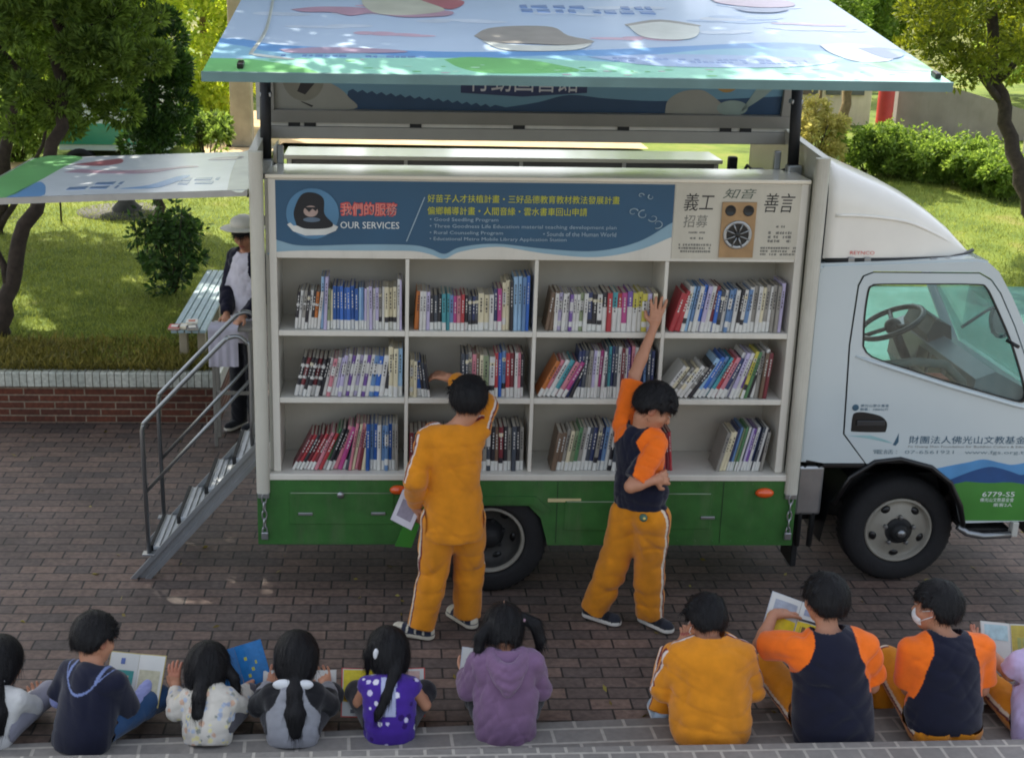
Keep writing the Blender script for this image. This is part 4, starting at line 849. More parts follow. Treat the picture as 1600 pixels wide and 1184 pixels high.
# print on the door
pd = MB()
pd.prism([(4.30, .862)]+smooth_line([(4.40, .885), (4.50, .905), (4.60, .925), (4.72, .90), (4.80, .89), (4.936, .92)], 4)+[(4.936, .75), (4.40, .755)], TC, .0048, .0042, M('door hills pale', '#4f8cc0', .3, coat=.4))
pd.prism(smooth_line([(4.385, .78), (4.46, .815), (4.56, .855), (4.66, .875), (4.78, .845), (4.86, .82), (4.936, .85)], 4)+[(4.936, .74), (4.41, .74)], TC, .0056, .0049, M('door hills deep', '#1f4a80', .3, var=.15, coat=.4))
pd.prism([(4.405, .752)]+smooth_line([(4.5, .775), (4.65, .765), (4.8, .77), (4.936, .745)], 3)+[(4.936, .505), (4.515, .505), (4.48, .61)], TC, .0064, .0057, M('door meadow', '#3f7f33', .3, var=.15, vs=3, coat=.4))
pd.prism(smooth_line([(3.70, 1.08), (3.85, 1.06), (3.99, 1.03), (3.96, 1.05), (3.85, 1.085)], 3), TC, .0048, .0042, M('door teal', '#8fb4b8', .3)); pd.prism([(4.00, 1.02), (4.02, 1.07), (4.03, 1.10), (4.035, 1.04), (4.02, 1.015)], TC, .0050, .0042, BTXT)
pd.build('door_print', door)
DT = XZ(CY-.0062)
lettering('lettering', '財團法人佛光山文教基金會', 4.10, 4.92, 1.03, 1.082, DT, BTXT, door); lettering('lettering', 'Fo Guang Shan Foundation for Buddhist Culture & Education', 4.10, 4.92, 1.000, 1.018, DT, GTXT, door)
lettering('lettering', '電話：07-6561921   www.fgs.org.tw', 3.88, 4.90, .955, .990, DT, M('grey blue print', '#6d8088', .5), door)
lettering('lettering', '佛光山雲水書車', 3.765, 3.945, 1.272, 1.290, DT, BTXT, door); lettering('lettering', '載重：1000公斤', 3.765, 3.945, 1.248, 1.266, DT, BTXT, door)
b = MB(); b.lathe([(.006, 0), (.020, .0006), (.021, 0)], (3.735, CY-.0064, 1.268), (0, -1, 0), BTXT, 20); b.prism([(3.727, 1.268), (3.735, 1.278), (3.744, 1.268), (3.735, 1.258)], DT, .001, .0002, BTXT); b.build('emblem', door)
DM = XZ(CY-.0080)
lettering('lettering', '6779-S5', 4.62, 4.83, .672, .705, DM, WTXT, door); lettering('lettering', '佛光山文教基金會', 4.61, 4.83, .636, .664, DM, WTXT, door); lettering('lettering', '乘客2人', 4.70, 4.825, .603, .628, DM, WTXT, door)
# windscreen, interior
b = MB(); b.prism([(4.50, 2.165), (4.515, 2.165), (5.035, 1.27), (5.02, 1.27)], lambda u, v, w: (u, w, v), .12, 1.58, MATS['window glass']); b.build('windscreen', cab)
b = MB(); b.prism([(3.74, 1.6), (3.74, 2.06), (4.44, 2.066), (4.53, 1.96), (4.80, 1.38), (4.75, 1.33)], XZ(1.66), .0, -.006, MATS['window glass']) if False else None
DASH = M('dashboard grey', '#7d8288', .45, var=.1, vs=8, coat=.2); SEAT = M('seat cloth', '#4a4744', .9, var=.2)
b = MB(); b.prism([(4.50, 1.44), (4.62, 1.49), (4.98, 1.30), (5.02, .95), (4.6, .95), (4.48, 1.2)], lambda u, v, w: (u, w, v), .11, 1.59, DASH); b.prism([(4.50, 1.50), (4.55, 1.61), (4.66, 1.56), (4.68, 1.44), (4.52, 1.42)], lambda u, v, w: (u, w, v), .95, 1.40, M('binnacle', '#26272b', .5))
for y in (.35, .62, .86): b.prism([(4.478, 1.26), (4.495, 1.40), (4.49, 1.40), (4.473, 1.26)], lambda u, v, w: (u, w, v), y, y+.18, BLACKT)
b.build('dashboard', cab)
b = MB(); cx, cy, cz = 4.32, 1.15, 1.53
e1 = Vector((0, 1, 0)); e2 = Vector((.88, 0, .45)).normalized(); pts = [Vector((cx, cy, cz))+(e1*math.cos(t)+e2*math.sin(t))*.225 for t in np.linspace(0, 2*PI, 33)[:-1]]
b.tube(pts, .019, BLACKT, 10, closed=True); nrm = e1.cross(e2)
if nrm.z > 0: nrm = -nrm
hub = Vector((cx, cy, cz))+nrm*.03
b.ball(hub, .06, BLACKT)
for t in (.3, 2.84, 4.7): b.tube([hub, Vector((cx, cy, cz))+(e1*math.cos(t)+e2*math.sin(t))*.22], .016, BLACKT, 8)
b.tube([hub, hub+nrm*.35], .035, BLACKT, 10); b.build('steering_wheel', cab)
for y in (.2, .98):
    b = MB(); b.bbox(3.55, 4.05, y, y+.5, 1.0, 1.2, SEAT, .04); b.prism([(3.50, 1.2), (3.62, 1.2), (3.56, 1.75), (3.47, 1.75)], lambda u, v, w: (u, w, v), y+.03, y+.47, SEAT); b.build('seat', cab)
b = MB(); b.bbox(4.05, 4.25, .35, .55, 1.22, 1.34, M('parcel blue', '#3a4a7a', .7), .01); b.bbox(4.3, 4.42, .3, .45, 1.2, 1.38, M('parcel rust', '#b0532d', .7), .01); b.box(3.95, 4.46, .2, .62, 1.15, 1.2, SEAT); b.build('tray', cab)
b = MB(); b.tube([(3.80, .13, 1.42), (3.86, .13, 1.52), (4.1, .13, 1.545), (4.3, .13, 1.53), (4.42, .13, 1.42), (4.48, .13, 1.25)], .028, M('grab rail', '#6a675f', .6), 10); b.build('grab_rail', cab)
b = MB(); b.tube([(4.62, .02, 1.72), (4.66, -.06, 1.70)], .012, BLACKT, 8); b.bbox(4.66, 4.70, -.02, .12, 1.5, 1.80, BLACKT, .01) if False else None
pts = [(5.36+.075*math.cos(t)-.02*math.sin(t), 1.60, 1.40+.125*math.sin(t)) for t in np.linspace(0, 2*PI, 17)[:-1]]
b.tube([(p[0], 1.72, p[2]) for p in pts], .016, BLACKT, 8, closed=True); b.bbox(5.30, 5.42, 1.722, 1.735, 1.30, 1.50, STEEL, .004); b.tube([(5.02, 1.60, 1.38), (5.2, 1.66, 1.48), (5.34, 1.72, 1.53)], .012, BLACKT, 8); b.build('mirror', cab)
# air deflector: lofted sections across the cab
def deflector():
    sec = [(3.445, 2.805, .10), (3.52, 2.78, .10), (3.66, 2.72, .103), (3.84, 2.648, .110), (3.98, 2.578, .120), (4.12, 2.488, .138), (4.25, 2.388, .165), (4.345, 2.292, .20), (4.41, 2.225, .235)]
    n = 40; V = []; F = []
    for x, zt, y0 in sec:
        zb = 2.205; y1 = 1.70-y0; h = zt-zb
        for i in range(n+1):
            t = i/n; a = PI*t; c, s = math.cos(a), math.sin(a)
            e = .36
            y = (y0+y1)/2-(y1-y0)/2*math.copysign(abs(c)**e, c); z = zb+h*abs(s)**(.30)
            V.append((x, y, z))
    k = n+1
    for j in range(len(sec)-1):
        for i in range(n): F.append((j*k+i, j*k+i+1, (j+1)*k+i+1, (j+1)*k+i))
    F.append(tuple(range((len(sec)-1)*k, len(sec)*k))[::-1])
    b = MB(); b.add(V, F, M('deflector white', '#e6e3da', .35, var=.03, coat=.5), True)
    b.add([V[i] for i in range(k)], [tuple(range(k))], M('deflector hollow', '#1d2a36', .7))
    return b.build('air_deflector', cab)
dfl = deflector()
b = MB(); b.tube([(3.46, .095, 2.195), (3.9, .105, 2.20), (4.25, .15, 2.205), (4.36, .20, 2.215), (4.43, .25, 2.235)], .013, BLACKT, 8)
for x in (3.62, 3.72, 4.13, 4.22): b.bbox(x-.02, x+.02, .085, .11, 2.18, 2.215, STEEL, .004)
b.build('deflector_seal', dfl)
b = MB(); b.tube(smooth_line([(3.50, .098, 2.47), (3.7, .100, 2.465), (3.95, .118, 2.43), (4.15, .15, 2.35), (4.26, .18, 2.29)], 5), .010, MATS['deflector white'], 8); b.build('deflector_crease', dfl)
lettering('lettering', 'REYNCO', 3.61, 3.76, 2.232, 2.254, XZ(.095), RTXT, dfl)
# ------------------------------------------------ boarding stairs at the rear
st = thing('boarding_stairs', 'grey metal folding stairs with tube handrails leading up into the rear of the truck', 'stairs', (-.45, .55, 0))
AL2 = M('stair aluminium', '#9a9da0', .42, metal=.7, var=.1, vs=8, grime=.2)
for y in (.27, .86):
    b = MB(); b.prism([(-.86, .0), (-.73, .0), (-.03, .79), (-.03, .93)], XZ(y), 0, -.03, AL2); b.prism([(-.865, .0), (-.825, .0), (-.03, .905), (-.03, .945)], XZ(y), .018, 0, AL2); b.prism([(-.77, .0), (-.73, .0), (-.03, .79), (-.03, .83)], XZ(y), .018, 0, AL2); b.build('stringer', st)
for i in range(4):
    x = -.66+.185*i; z = .21+.205*i
    b = MB(); b.bbox(x-.075, x+.085, .302, .828, z-.03, z, M('tread', '#b9bec2', .5, metal=.3, var=.08), .006)
    for k in range(4): b.tube([(x-.05+.035*k, .31, z+.002), (x-.05+.035*k, .82, z+.002)], .005, AL2, 6)
    b.bbox(x-.08, x-.055, .296, .834, z-.045, z+.008, DARK, .004); b.build('tread', st)
for y in (.275, .875):
    b = MB(); rail = [(-.74, y, .17), (-.745, y, 1.02)]
    arc = smooth_line([(-.745, y, 1.02), (-.73, y, 1.06), (-.69, y, 1.11), (-.24, y, 1.58), (-.18, y, 1.63), (-.12, y, 1.64), (-.07, y, 1.60), (-.05, y, 1.53), (-.05, y, .92)], 4)
    b.tube(rail[:1]+arc, .0145, STEEL, 10); b.tube([(-.74, y, .60), (-.05, y, 1.36)], .0115, STEEL, 8); b.bbox(-.78, -.70, y-.03, y+.03, .165, .178, AL2, .003); b.build('handrail', st)
# ================================================================ PEOPLE
class SDF:
    """signed-distance body modeller: tapered limbs blended into one continuous surface"""
    def __init__(s, lo, hi, h):
        s.h = h; s.lo = np.array(lo, np.float32); n = np.ceil((np.array(hi)-s.lo)/h).astype(int)+1; s.n = n
        s.d = np.full(n, .15, np.float32)
        s.ax = [s.lo[i]+h*np.arange(n[i], dtype=np.float32) for i in range(3)]
    def region(s, lo, hi):
        i0 = np.clip(np.floor((np.array(lo)-s.lo)/s.h).astype(int), 0, s.n); i1 = np.clip(np.ceil((np.array(hi)-s.lo)/s.h).astype(int)+1, 0, s.n)
        sl = tuple(slice(a, b) for a, b in zip(i0, i1))
        if any(a >= b for a, b in zip(i0, i1)): return None, None
        g = np.meshgrid(*[s.ax[k][sl[k]] for k in range(3)], indexing='ij'); return sl, np.stack(g, -1)
    def comb(s, sl, e, op, k):
        d = s.d[sl]
        if op == 'u':
            if k > 0:
                t = np.clip(.5+.5*(d-e)/k, 0, 1); s.d[sl] = d*(1-t)+e*t-k*t*(1-t)
            else: s.d[sl] = np.minimum(d, e)
        elif op == 's':
            if k > 0:
                t = np.clip(.5-.5*(d+e)/k, 0, 1); s.d[sl] = d*(1-t)-e*t+k*t*(1-t)
            else: s.d[sl] = np.maximum(d, -e)
    def cap(s, a, b, ra, rb, k=.015, op='u', flat=None, fs=1.0):
        a = np.array(a, np.float32); b = np.array(b, np.float32); pad = max(ra, rb)+k+3*s.h
        sl, P = s.region(np.minimum(a, b)-pad, np.maximum(a, b)+pad)
        if sl is None: return
        P = P-a; ab = b-a
        if flat is not None:
            f = np.array(flat, np.float32); P = P+((P@f)*(1/fs-1))[..., None]*f; ab = ab+(ab@f)*(1/fs-1)*f
        t = np.clip((P@ab)/max(1e-9, ab@ab), 0, 1)
        e = np.linalg.norm(P-t[..., None]*ab, axis=-1)-(ra+(rb-ra)*t)
        if flat is not None: e = e*(.5+.5*fs)
        s.comb(sl, e, op, k)
    def ell(s, c, r, R=None, k=.012, op='u'):
        c = np.array(c, np.float32); r = np.array(r, np.float32); pad = r.max()+k+3*s.h
        sl, P = s.region(c-pad, c+pad)
        if sl is None: return
        P = P-c
        if R is not None: P = P@np.array(R, np.float32)      # columns of R are the ellipsoid's axes
        q = np.linalg.norm(P/r, axis=-1); q2 = np.linalg.norm(P/(r*r), axis=-1)
        s.comb(sl, q*(q-1)/np.maximum(q2, 1e-6), op, k)
    def plane(s, p, n, k=0):
        """cut away the side of the plane that n points to"""
        n = np.array(n, np.float32); n /= np.linalg.norm(n); p = np.array(p, np.float32)
        g = np.meshgrid(*s.ax, indexing='ij'); e = (g[0]-p[0])*n[0]+(g[1]-p[1])*n[1]+(g[2]-p[2])*n[2]
        s.d = np.maximum(s.d, e)
    def noise(s, amp, wl, seed, bias=(1, 1, 1)):
        """cloth folds / hair locks: a few warped waves"""
        rg = np.random.default_rng(seed); g = np.meshgrid(*s.ax, indexing='ij'); acc = np.zeros(s.n, np.float32)
        w1 = np.sin(g[0]*17+g[2]*11+seed)*.5+np.sin(g[1]*15-g[2]*13+seed*2)*.5
        for i in range(5):
            v = rg.normal(size=3)*np.array(bias); v = v/np.linalg.norm(v)*2*PI/(wl*rg.uniform(.6, 1.5))
            w_ = np.sin((g[0]*v[0]+g[1]*v[1]+g[2]*v[2]+2.2*w1+rg.uniform(0, 6))*.5); acc += 2.3*(1-np.abs(w_))**2.2-.75 if i < 4 else np.sin(g[0]*v[0]+g[1]*v[1]+g[2]*v[2]+rg.uniform(0, 6))
        s.d += (amp/2.2*acc*(.55+.45*w1)).astype(np.float32)
    def mesh(s, smooth=2):
        d = s.d; n = np.array(d.shape); ins = d < 0
        if not ins.any(): return np.zeros((0, 3)), np.zeros((0, 4), int)
        c = [(i, j, k) for i in (0, 1) for j in (0, 1) for k in (0, 1)]; m = n-1
        sub = lambda A, o: A[o[0]:o[0]+m[0], o[1]:o[1]+m[1], o[2]:o[2]+m[2]]
        cnt = np.zeros(m, np.int8)
        for o in c: cnt += sub(ins, o)
        act = (cnt > 0) & (cnt < 8); I = np.argwhere(act); nv = len(I); idx = np.full(m, -1, np.int64); idx[act] = np.arange(nv)
        acc = np.zeros((nv, 3)); num = np.zeros(nv)
        for ax in range(3):
            for o in c:
                if o[ax]: continue
                o2 = list(o); o2[ax] = 1
                A = d[tuple((I+np.array(o)).T)]; B = d[tuple((I+np.array(o2)).T)]; x = (A < 0) != (B < 0)
                t = np.where(x, A/np.where(A == B, 1, A-B), 0); p = np.tile(np.array(o, float), (nv, 1)); p[:, ax] = t
                acc[x] += p[x]; num[x] += 1
        V = s.lo+(I+acc/np.maximum(num, 1)[:, None])*s.h
        Fs = []
        for ax in range(3):
            u, v = [(1, 2), (2, 0), (0, 1)][ax]
            sa = [slice(None)]*3; sb = [slice(None)]*3; sa[ax] = slice(0, -1); sb[ax] = slice(1, None)
            x = ins[tuple(sa)] != ins[tuple(sb)]; E_ = np.argwhere(x)
            ok = (E_[:, u] > 0) & (E_[:, v] > 0) & (E_[:, u] < n[u]-1) & (E_[:, v] < n[v]-1); E_ = E_[ok]
            q = []
            for du, dv in ((1, 1), (0, 1), (0, 0), (1, 0)):
                e = E_.copy(); e[:, u] -= du; e[:, v] -= dv; q.append(idx[tuple(e.T)])
            q = np.stack(q, 1); fl = ~ins[tuple(E_.T)]
            q[fl] = q[fl][:, ::-1]; Fs.append(q)
        F = np.concatenate(Fs); F = F[(F >= 0).all(1)]
        for _ in range(smooth):
            a = np.zeros_like(V); k = np.zeros(len(V))
            for i in range(4):
                np.add.at(a, F[:, i], V[F[:, (i+1) % 4]]+V[F[:, (i-1) % 4]]); np.add.at(k, F[:, i], 2)
            V = np.where((k > 0)[:, None], V*.45+.55*a/np.maximum(k, 1)[:, None], V)
        return V, F
SKIN = mat_attr('skin', .55, .08, 120, .4, var=.05); CLOTH = mat_attr('cloth', .9, .35, 260, .2, .25); HAIRM = None
def hair_mat():
    m = bpy.data.materials.new('black hair'); m.use_nodes = True; n = m.node_tree; b = n.nodes['Principled BSDF']
    b.inputs['Base Color'].default_value = (.007, .0065, .008, 1); b.inputs['Roughness'].default_value = .48; b.inputs['Specular IOR Level'].default_value = .28
    tc = n.nodes.new('ShaderNodeTexCoord'); mp = n.nodes.new('ShaderNodeMapping'); mp.inputs['Scale'].default_value = (230, 230, 18); nz = n.nodes.new('ShaderNodeTexNoise'); nz.inputs['Scale'].default_value = 1; nz.inputs['Detail'].default_value = 3
    n.links.new(tc.outputs['Object'], mp.inputs['Vector']); n.links.new(mp.outputs[0], nz.inputs['Vector'])
    bp = n.nodes.new('ShaderNodeBump'); bp.inputs['Strength'].default_value = .9; bp.inputs['Distance'].default_value = .006
    n.links.new(nz.outputs['Fac'], bp.inputs['Height']); n.links.new(bp.outputs[0], b.inputs['Normal']); return m
HAIR = hair_mat()
SK = np.array(lin('#b98468')); SK2 = np.array(lin('#a86f57'))
nrm = lambda v: np.array(v, float)/np.linalg.norm(v)
A_ = lambda *p: np.array(p, float)

def hand_prims(wr, elb, nrml, size, curl, spread=.22, thumb=1, point=None):
    """palm, five bent fingers; wr wrist, elb elbow, nrml palm normal, curl radians per joint"""
    d = nrm(point) if point is not None else nrm(np.array(wr)-np.array(elb)); n = np.array(nrml, float); n = nrm(n-d*(n@d)); sd = np.cross(d, n)
    L = size; out = [('cap', wr, wr+d*.028*L, .021*L, .026*L, .012)]
    for off in (-.024, -.008, .008, .024): out.append(('cap', wr+d*.02*L+sd*off*.7*L, wr+d*.075*L+sd*off*L, .013*L, .0125*L, .010))
    for i, (off, ln) in enumerate(((-.030, .066), (-.011, .077), (.009, .073), (.027, .058))):
        a = off/.03*spread; p = wr+d*.078*L+sd*off*L; dd = nrm(d*math.cos(a)+sd*math.sin(a)); r = (.0098, .0102, .0098, .0088)[i]*L
        for j, fr in enumerate((.45, .32, .23)):
            c = curl*(j+.55)*(1+.08*i); e = dd*math.cos(c)+n*math.sin(c); q = p+e*ln*fr*L
            out.append(('cap', p, q, r*(1-.07*j), r*(.93-.07*j), .003)); p = q
    t0 = wr+d*.022*L-sd*thumb*.022*L; t1 = t0+nrm(d*.55-sd*thumb*.8+n*.35)*.034*L; t2 = t1+nrm(d*.9-sd*thumb*.25+n*.3)*.028*L
    out += [('cap', t0, t1, .0135*L, .0115*L, .006), ('cap', t1, t2, .0115*L, .009*L, .003)]
    return out
def run(s, prims, inf=0, k=None):
    for p in prims:
        if p[0] == 'cap': s.cap(p[1], p[2], p[3]+inf, p[4]+inf, p[5] if k is None else k, flat=p[6] if len(p) > 6 else None, fs=p[7] if len(p) > 7 else 1)
        else: s.ell(p[1], np.array(p[2])+inf, p[3], p[4] if k is None else k)
def bounds(prims, pad):
    lo = np.full(3, 1e9); hi = -lo
    for p in prims:
        if p[0] == 'cap': q = np.array([p[1], p[2]]); r = max(p[3], p[4])
        else: q = np.array([p[1]]); r = max(p[2])
        lo = np.minimum(lo, q.min(0)-r); hi = np.maximum(hi, q.max(0)+r)
    return lo-pad, hi+pad
GARB = []
def person(label, J, look, group=None, base=None):
    """J: joints in metres (hip, shL, shR, elL, elR, wrL, wrR, knL, knR, anL, anR, head, hf head forward, hu head up, f body forward); look: build and clothes"""
    J = {k: np.array(v, float) for k, v in J.items()}; B = look.get('build', 1.0); hs = look.get('head', 1.0)*(1.06 if look.get('child', True) else 1); f = nrm(J['f'])
    sh = (J['shL']+J['shR'])/2; hip = J['hip']; up = nrm(sh-hip); f = nrm(f-up*(f@up)); rt = np.cross(f, up)
    hf = nrm(J['hf']); hu = nrm(J.get('hu', A_(0, 0, 1))); hu = nrm(hu-hf*(hf@hu)); hr = np.cross(hf, hu); H = J['head']; RH = np.stack([hr, hf, hu], 1)
    hw = np.linalg.norm(J['shR']-J['shL'])/2; tw = look.get('torso', .12)*B; fs = .74
    chest = sh-up*.07*B; tor = [('cap', hip+up*.02, hip+up*.10, tw*1.02, tw*.98, .03, f, fs), ('cap', hip+up*.08, chest, tw*.96, tw*1.05, .03, f, fs),
        ('cap', sh-rt*(hw-.035*B)-up*.012, sh+rt*(hw-.035*B)-up*.012, .047*B, .047*B, .045)]
    nb = sh+up*.01+f*.01; hb = H-hu*.085*hs-hf*.012*hs
    neck = [('cap', nb, hb, .050*B, .046*hs, .025)]
    head = [('ell', H, (.076*hs, .093*hs, .098*hs), RH, .01), ('ell', H-hu*.052*hs+hf*.028*hs, (.058*hs, .064*hs, .062*hs), RH, .03), ('ell', H-hu*.095*hs+hf*.058*hs, (.027*hs, .024*hs, .02*hs), RH, .03),
        ('cap', H+hf*.088*hs-hu*.008*hs, H+hf*.104*hs-hu*.034*hs, .008*hs, .0125*hs, .010), ('ell', H-hu*.062*hs+hf*.089*hs, (.022*hs, .010*hs, .007*hs), RH, .006), ('ell', H-hu*.074*hs+hf*.086*hs, (.019*hs, .010*hs, .007*hs), RH, .006)]
    for sg in (-1, 1):
        head += [('ell', H+hr*sg*.077*hs-hf*.008*hs-hu*.022*hs, (.010*hs, .018*hs, .029*hs), RH, .006), ('ell', H+hr*sg*.045*hs+hf*.055*hs-hu*.035*hs, (.024*hs, .022*hs, .022*hs), RH, .02)]
    arms = {}
    for s_ in 'LR':
        S, E, Wr = J['sh'+s_], J['el'+s_], J['wr'+s_]
        arms[s_] = ([('cap', S, E, .041*B, .034*B, .02)], [('cap', E, E+(Wr-E)*.35, .034*B, .033*B, .012), ('cap', E+(Wr-E)*.3, Wr, .033*B, .022*B, .012)],
                    hand_prims(Wr, E, J.get('pn'+s_, A_(0, 0, -1)), look.get('hand', 1.0), look.get('curl'+s_, .45), thumb=look.get('thumb'+s_, 1 if s_ == 'R' else -1), point=J.get('pt'+s_)))
    legs = {}; hj = .072*B
    for s_, sg in (('L', -1), ('R', 1)):
        Hp = hip+rt*sg*hj+A_(0, 0, -.01); Kn, An = J['kn'+s_], J['an'+s_]
        legs[s_] = ([('cap', Hp, Kn, .078*B, .052*B, .03)], [('cap', Kn, Kn+(An-Kn)*.35, .050*B, .048*B, .015), ('cap', Kn+(An-Kn)*.3, An, .048*B, .030*B, .015)])
    feet = {}
    for s_ in 'LR':
        ff = nrm(J['ft'+s_]) if 'ft'+s_ in J else nrm(A_(f[0], f[1], 0)); An = J['an'+s_]; sole = An-A_(0, 0, .055*B)
        feet[s_] = (ff, sole, [('cap', An, sole+ff*(-.03)+A_(0, 0, .03*B), .030*B, .030*B, .02), ('cap', sole-ff*.03+A_(0, 0, .03), sole+ff*.10*B+A_(0, 0, .024), .032*B, .028*B, .015)])
    # ---- body: one continuous mesh
    allp = tor+neck+head+[p for s_ in 'LR' for g_ in arms[s_] for p in g_]+[p for s_ in 'LR' for g_ in legs[s_] for p in g_]+[p for s_ in 'LR' for p in feet[s_][2]]
    s = SDF(*bounds(allp, .03), look.get('h', .0058)); run(s, tor, -.004)
    for s_ in 'LR':
        for g_ in legs[s_]: run(s, g_, -.006)
        run(s, feet[s_][2], -.005)
        for g_ in arms[s_]: run(s, g_)
    run(s, neck); run(s, head)
    for sg in (-1, 1): s.ell(H+hr*sg*.032*hs+hf*.096*hs+hu*.004*hs, (.017*hs, .013*hs, .010*hs), RH, .012, 's')
    V, F = s.mesh(1)
    col = np.tile(SK*look.get('skin', 1.0), (len(V), 1)); q = (V-H)@RH/hs
    lips = (np.abs(q[:, 0]) < .022) & (q[:, 1] > .075) & (q[:, 2] < -.056) & (q[:, 2] > -.080); col[lips] = np.array(lin('#a0584e'))
    ear = (np.abs(q[:, 0]) > .078) & (np.abs(q[:, 2]+.02) < .035); col[ear] = np.array(lin('#b4765e'))*look.get('skin', 1.0)
    body = fast_mesh('person', V, F, [SKIN], smooth=True, col=col)
    tag(body, label, 'person', group)
    O = lambda nm, V, F, m, c=None: fast_mesh(nm, V, F, [m], smooth=True, parent=body, col=c) if len(V) else None
    # ---- eyes, brows
    if look.get('face', True):
        for sg in (-1, 1):
            e = MB(); ec = H+hr*sg*.032*hs+hf*.083*hs+hu*.002*hs; Rm = Matrix([list(r_) for r_ in RH])
            e.ball(ec, (.0125*hs, .0095*hs, .0075*hs), M('eye white', '#cfc8c0', .2), R=Rm, seg=14, rings=8); e.ball(ec+hf*.0058*hs, (.0062*hs, .0045*hs, .0062*hs), M('iris dark', '#120c09', .15), R=Rm, seg=12, rings=8)
            e.ball(ec+hu*.0030*hs+hf*.0012*hs, (.0138*hs, .0108*hs, .0072*hs), M('eyelid', '#9d6a52', .6), R=Rm, seg=14, rings=8); e.build('eye', body)
            e = MB(); e.tube([H+hr*sg*x*hs+hf*(.088-1.9*(x-.03)**2*8)*hs+hu*z*hs for x, z in ((.014, .024), (.032, .029), (.05, .023))], [.003*hs, .0042*hs, .002*hs], HAIR, 6); e.build('eyebrow', body)
    # ---- trousers (what the shirt covers is left out, so that it never pokes through)
    tr = look.get('trousers'); s0 = look['shirt']; hd0 = nrm(s0.get('hemdir', -up)); c0_ = hip+hd0*(s0.get('hem', .05)+tw*.55)
    if tr:
        pr = [tor[0]]+[p for s_ in 'LR' for g_ in legs[s_] for p in g_]; s = SDF(*bounds(pr, .05), .0068); inf = tr.get('loose', .016)
        run(s, [tor[0]], -.002)
        for s_ in 'LR':
            s.ell(hip+rt*(-1 if s_ == 'L' else 1)*hj*.95-f*tr.get('seatback', .01)+A_(0, 0, tr.get('seatz', -.01)), A_(.085, .10, .085)*B*tr.get('seat', .92), None, .03)
            t_, c_ = legs[s_]; run(s, t_, inf*.9); run(s, c_, inf*1.15)
            Kn, An = J['kn'+s_], J['an'+s_]; s.cap(Kn+(An-Kn)*.6, An+(An-Kn)*.02, .040*B+inf*1.2, .036*B+inf*1.25, .02)
        s.noise(tr.get('fold', .0045), tr.get('wl', .11), 3+look.get('seed', 0), (1, 1, 1.3))
        for s_ in 'LR':
            Kn, An = J['kn'+s_], J['an'+s_]; dn = nrm(An-Kn); c = An+dn*.012
            sl, P = s.region(c-.13, c+.13)
            if sl is not None:
                e = (P-c)@dn.astype(np.float32); rr_ = np.linalg.norm(P-c, axis=-1); s.d[sl] = np.where(rr_ < .125, np.maximum(s.d[sl], e), s.d[sl])
        V, F = s.mesh(2); w = V-hip; hid = ((V-c0_)@hd0 < -.014) & (np.abs(w@rt) < tw*1.3) & (w@f < tw*(.62 if J['knL'][2] < hip[2]-.15 else .30)+.01) & (w@f > -tw*2); F = F[~hid[F].all(1)]
        col = np.tile(np.array(lin(tr['col'])), (len(V), 1))
        if tr.get('stripe'):
            for s_, sg in (('L', -1), ('R', 1)):
                Hp = hip+rt*sg*hj; Kn, An = J['kn'+s_], J['an'+s_]
                for a, b2 in ((Hp, Kn), (Kn, An)):
                    ax = nrm(b2-a); lat = J.get('lat'+s_, rt*sg); lat = nrm(lat-ax*(lat@ax)); fw = np.cross(ax, lat)
                    w = V-a; t = w@ax; L_ = np.linalg.norm(b2-a); x = w@fw; y = w@lat; on = (t > -.09) & (t < L_+.05) & (y > .012)
                    dist = np.linalg.norm(w-np.clip(t, 0, L_)[:, None]*ax, axis=1); on &= dist < .13
                    col[on & (np.abs(x) < .017)] = np.array(lin('#d9c9b4')); col[on & (np.abs(x+.011) < .0075)] = np.array(lin('#6d1f22'))
        O('trousers', V, F, CLOTH, col)
    # ---- shirt
    st_ = look['shirt']; inf = st_.get('loose', .014); lenf = st_.get('sleeve', 'short')
    pr = list(tor); slv = {}
    hemd = nrm(st_.get('hemdir', -up)); hem = st_.get('hem', .05)
    extra = [('cap', hip+up*.10, hip+hemd*hem, tw*1.02, tw*st_.get('flare', 1.08), .03, f, fs)]
    for s_ in 'LR':
        u_, fo, _h = arms[s_]; S, E, Wr = J['sh'+s_], J['el'+s_], J['wr'+s_]
        if lenf == 'none': slv[s_] = [('cap', S, S+(E-S)*.12, .040*B, .038*B, .02)]
        elif lenf == 'short': slv[s_] = [('cap', S, S+(E-S)*st_.get('slen', .72), .044*B, .052*B, .02)]
        else: slv[s_] = [('cap', S, E, .043*B, .042*B, .02), ('cap', E, E+(Wr-E)*.5, .043*B, .042*B, .012), ('cap', E+(Wr-E)*.5, Wr-(Wr-E)*.02, .042*B, .033*B, .012)]
        pr += slv[s_]
    s = SDF(*bounds(pr+extra, .05), .0062); run(s, tor, inf); run(s, extra, inf)
    for s_ in 'LR': run(s, slv[s_], inf*.75)
    s.cap(sh-up*.01, sh+up*.045+f*.006, .064*B, .050*B, .03)
    s.noise(st_.get('fold', .0055), st_.get('wl', .085), 11+look.get('seed', 0))
    # openings: collar, cuffs, hem
    c = sh+up*.052+f*.012
    sl, P = s.region(c-.14, c+.14); e = (P-c)@(nrm(up*.94+f*.34 if not st_.get('vneck') else up*.9-f*.45)).astype(np.float32); lat = np.linalg.norm((P-c)-((P-c)@up.astype(np.float32))[..., None]*up.astype(np.float32), axis=-1)
    s.d[sl] = np.where(lat < .072*B, np.maximum(s.d[sl], e), s.d[sl])
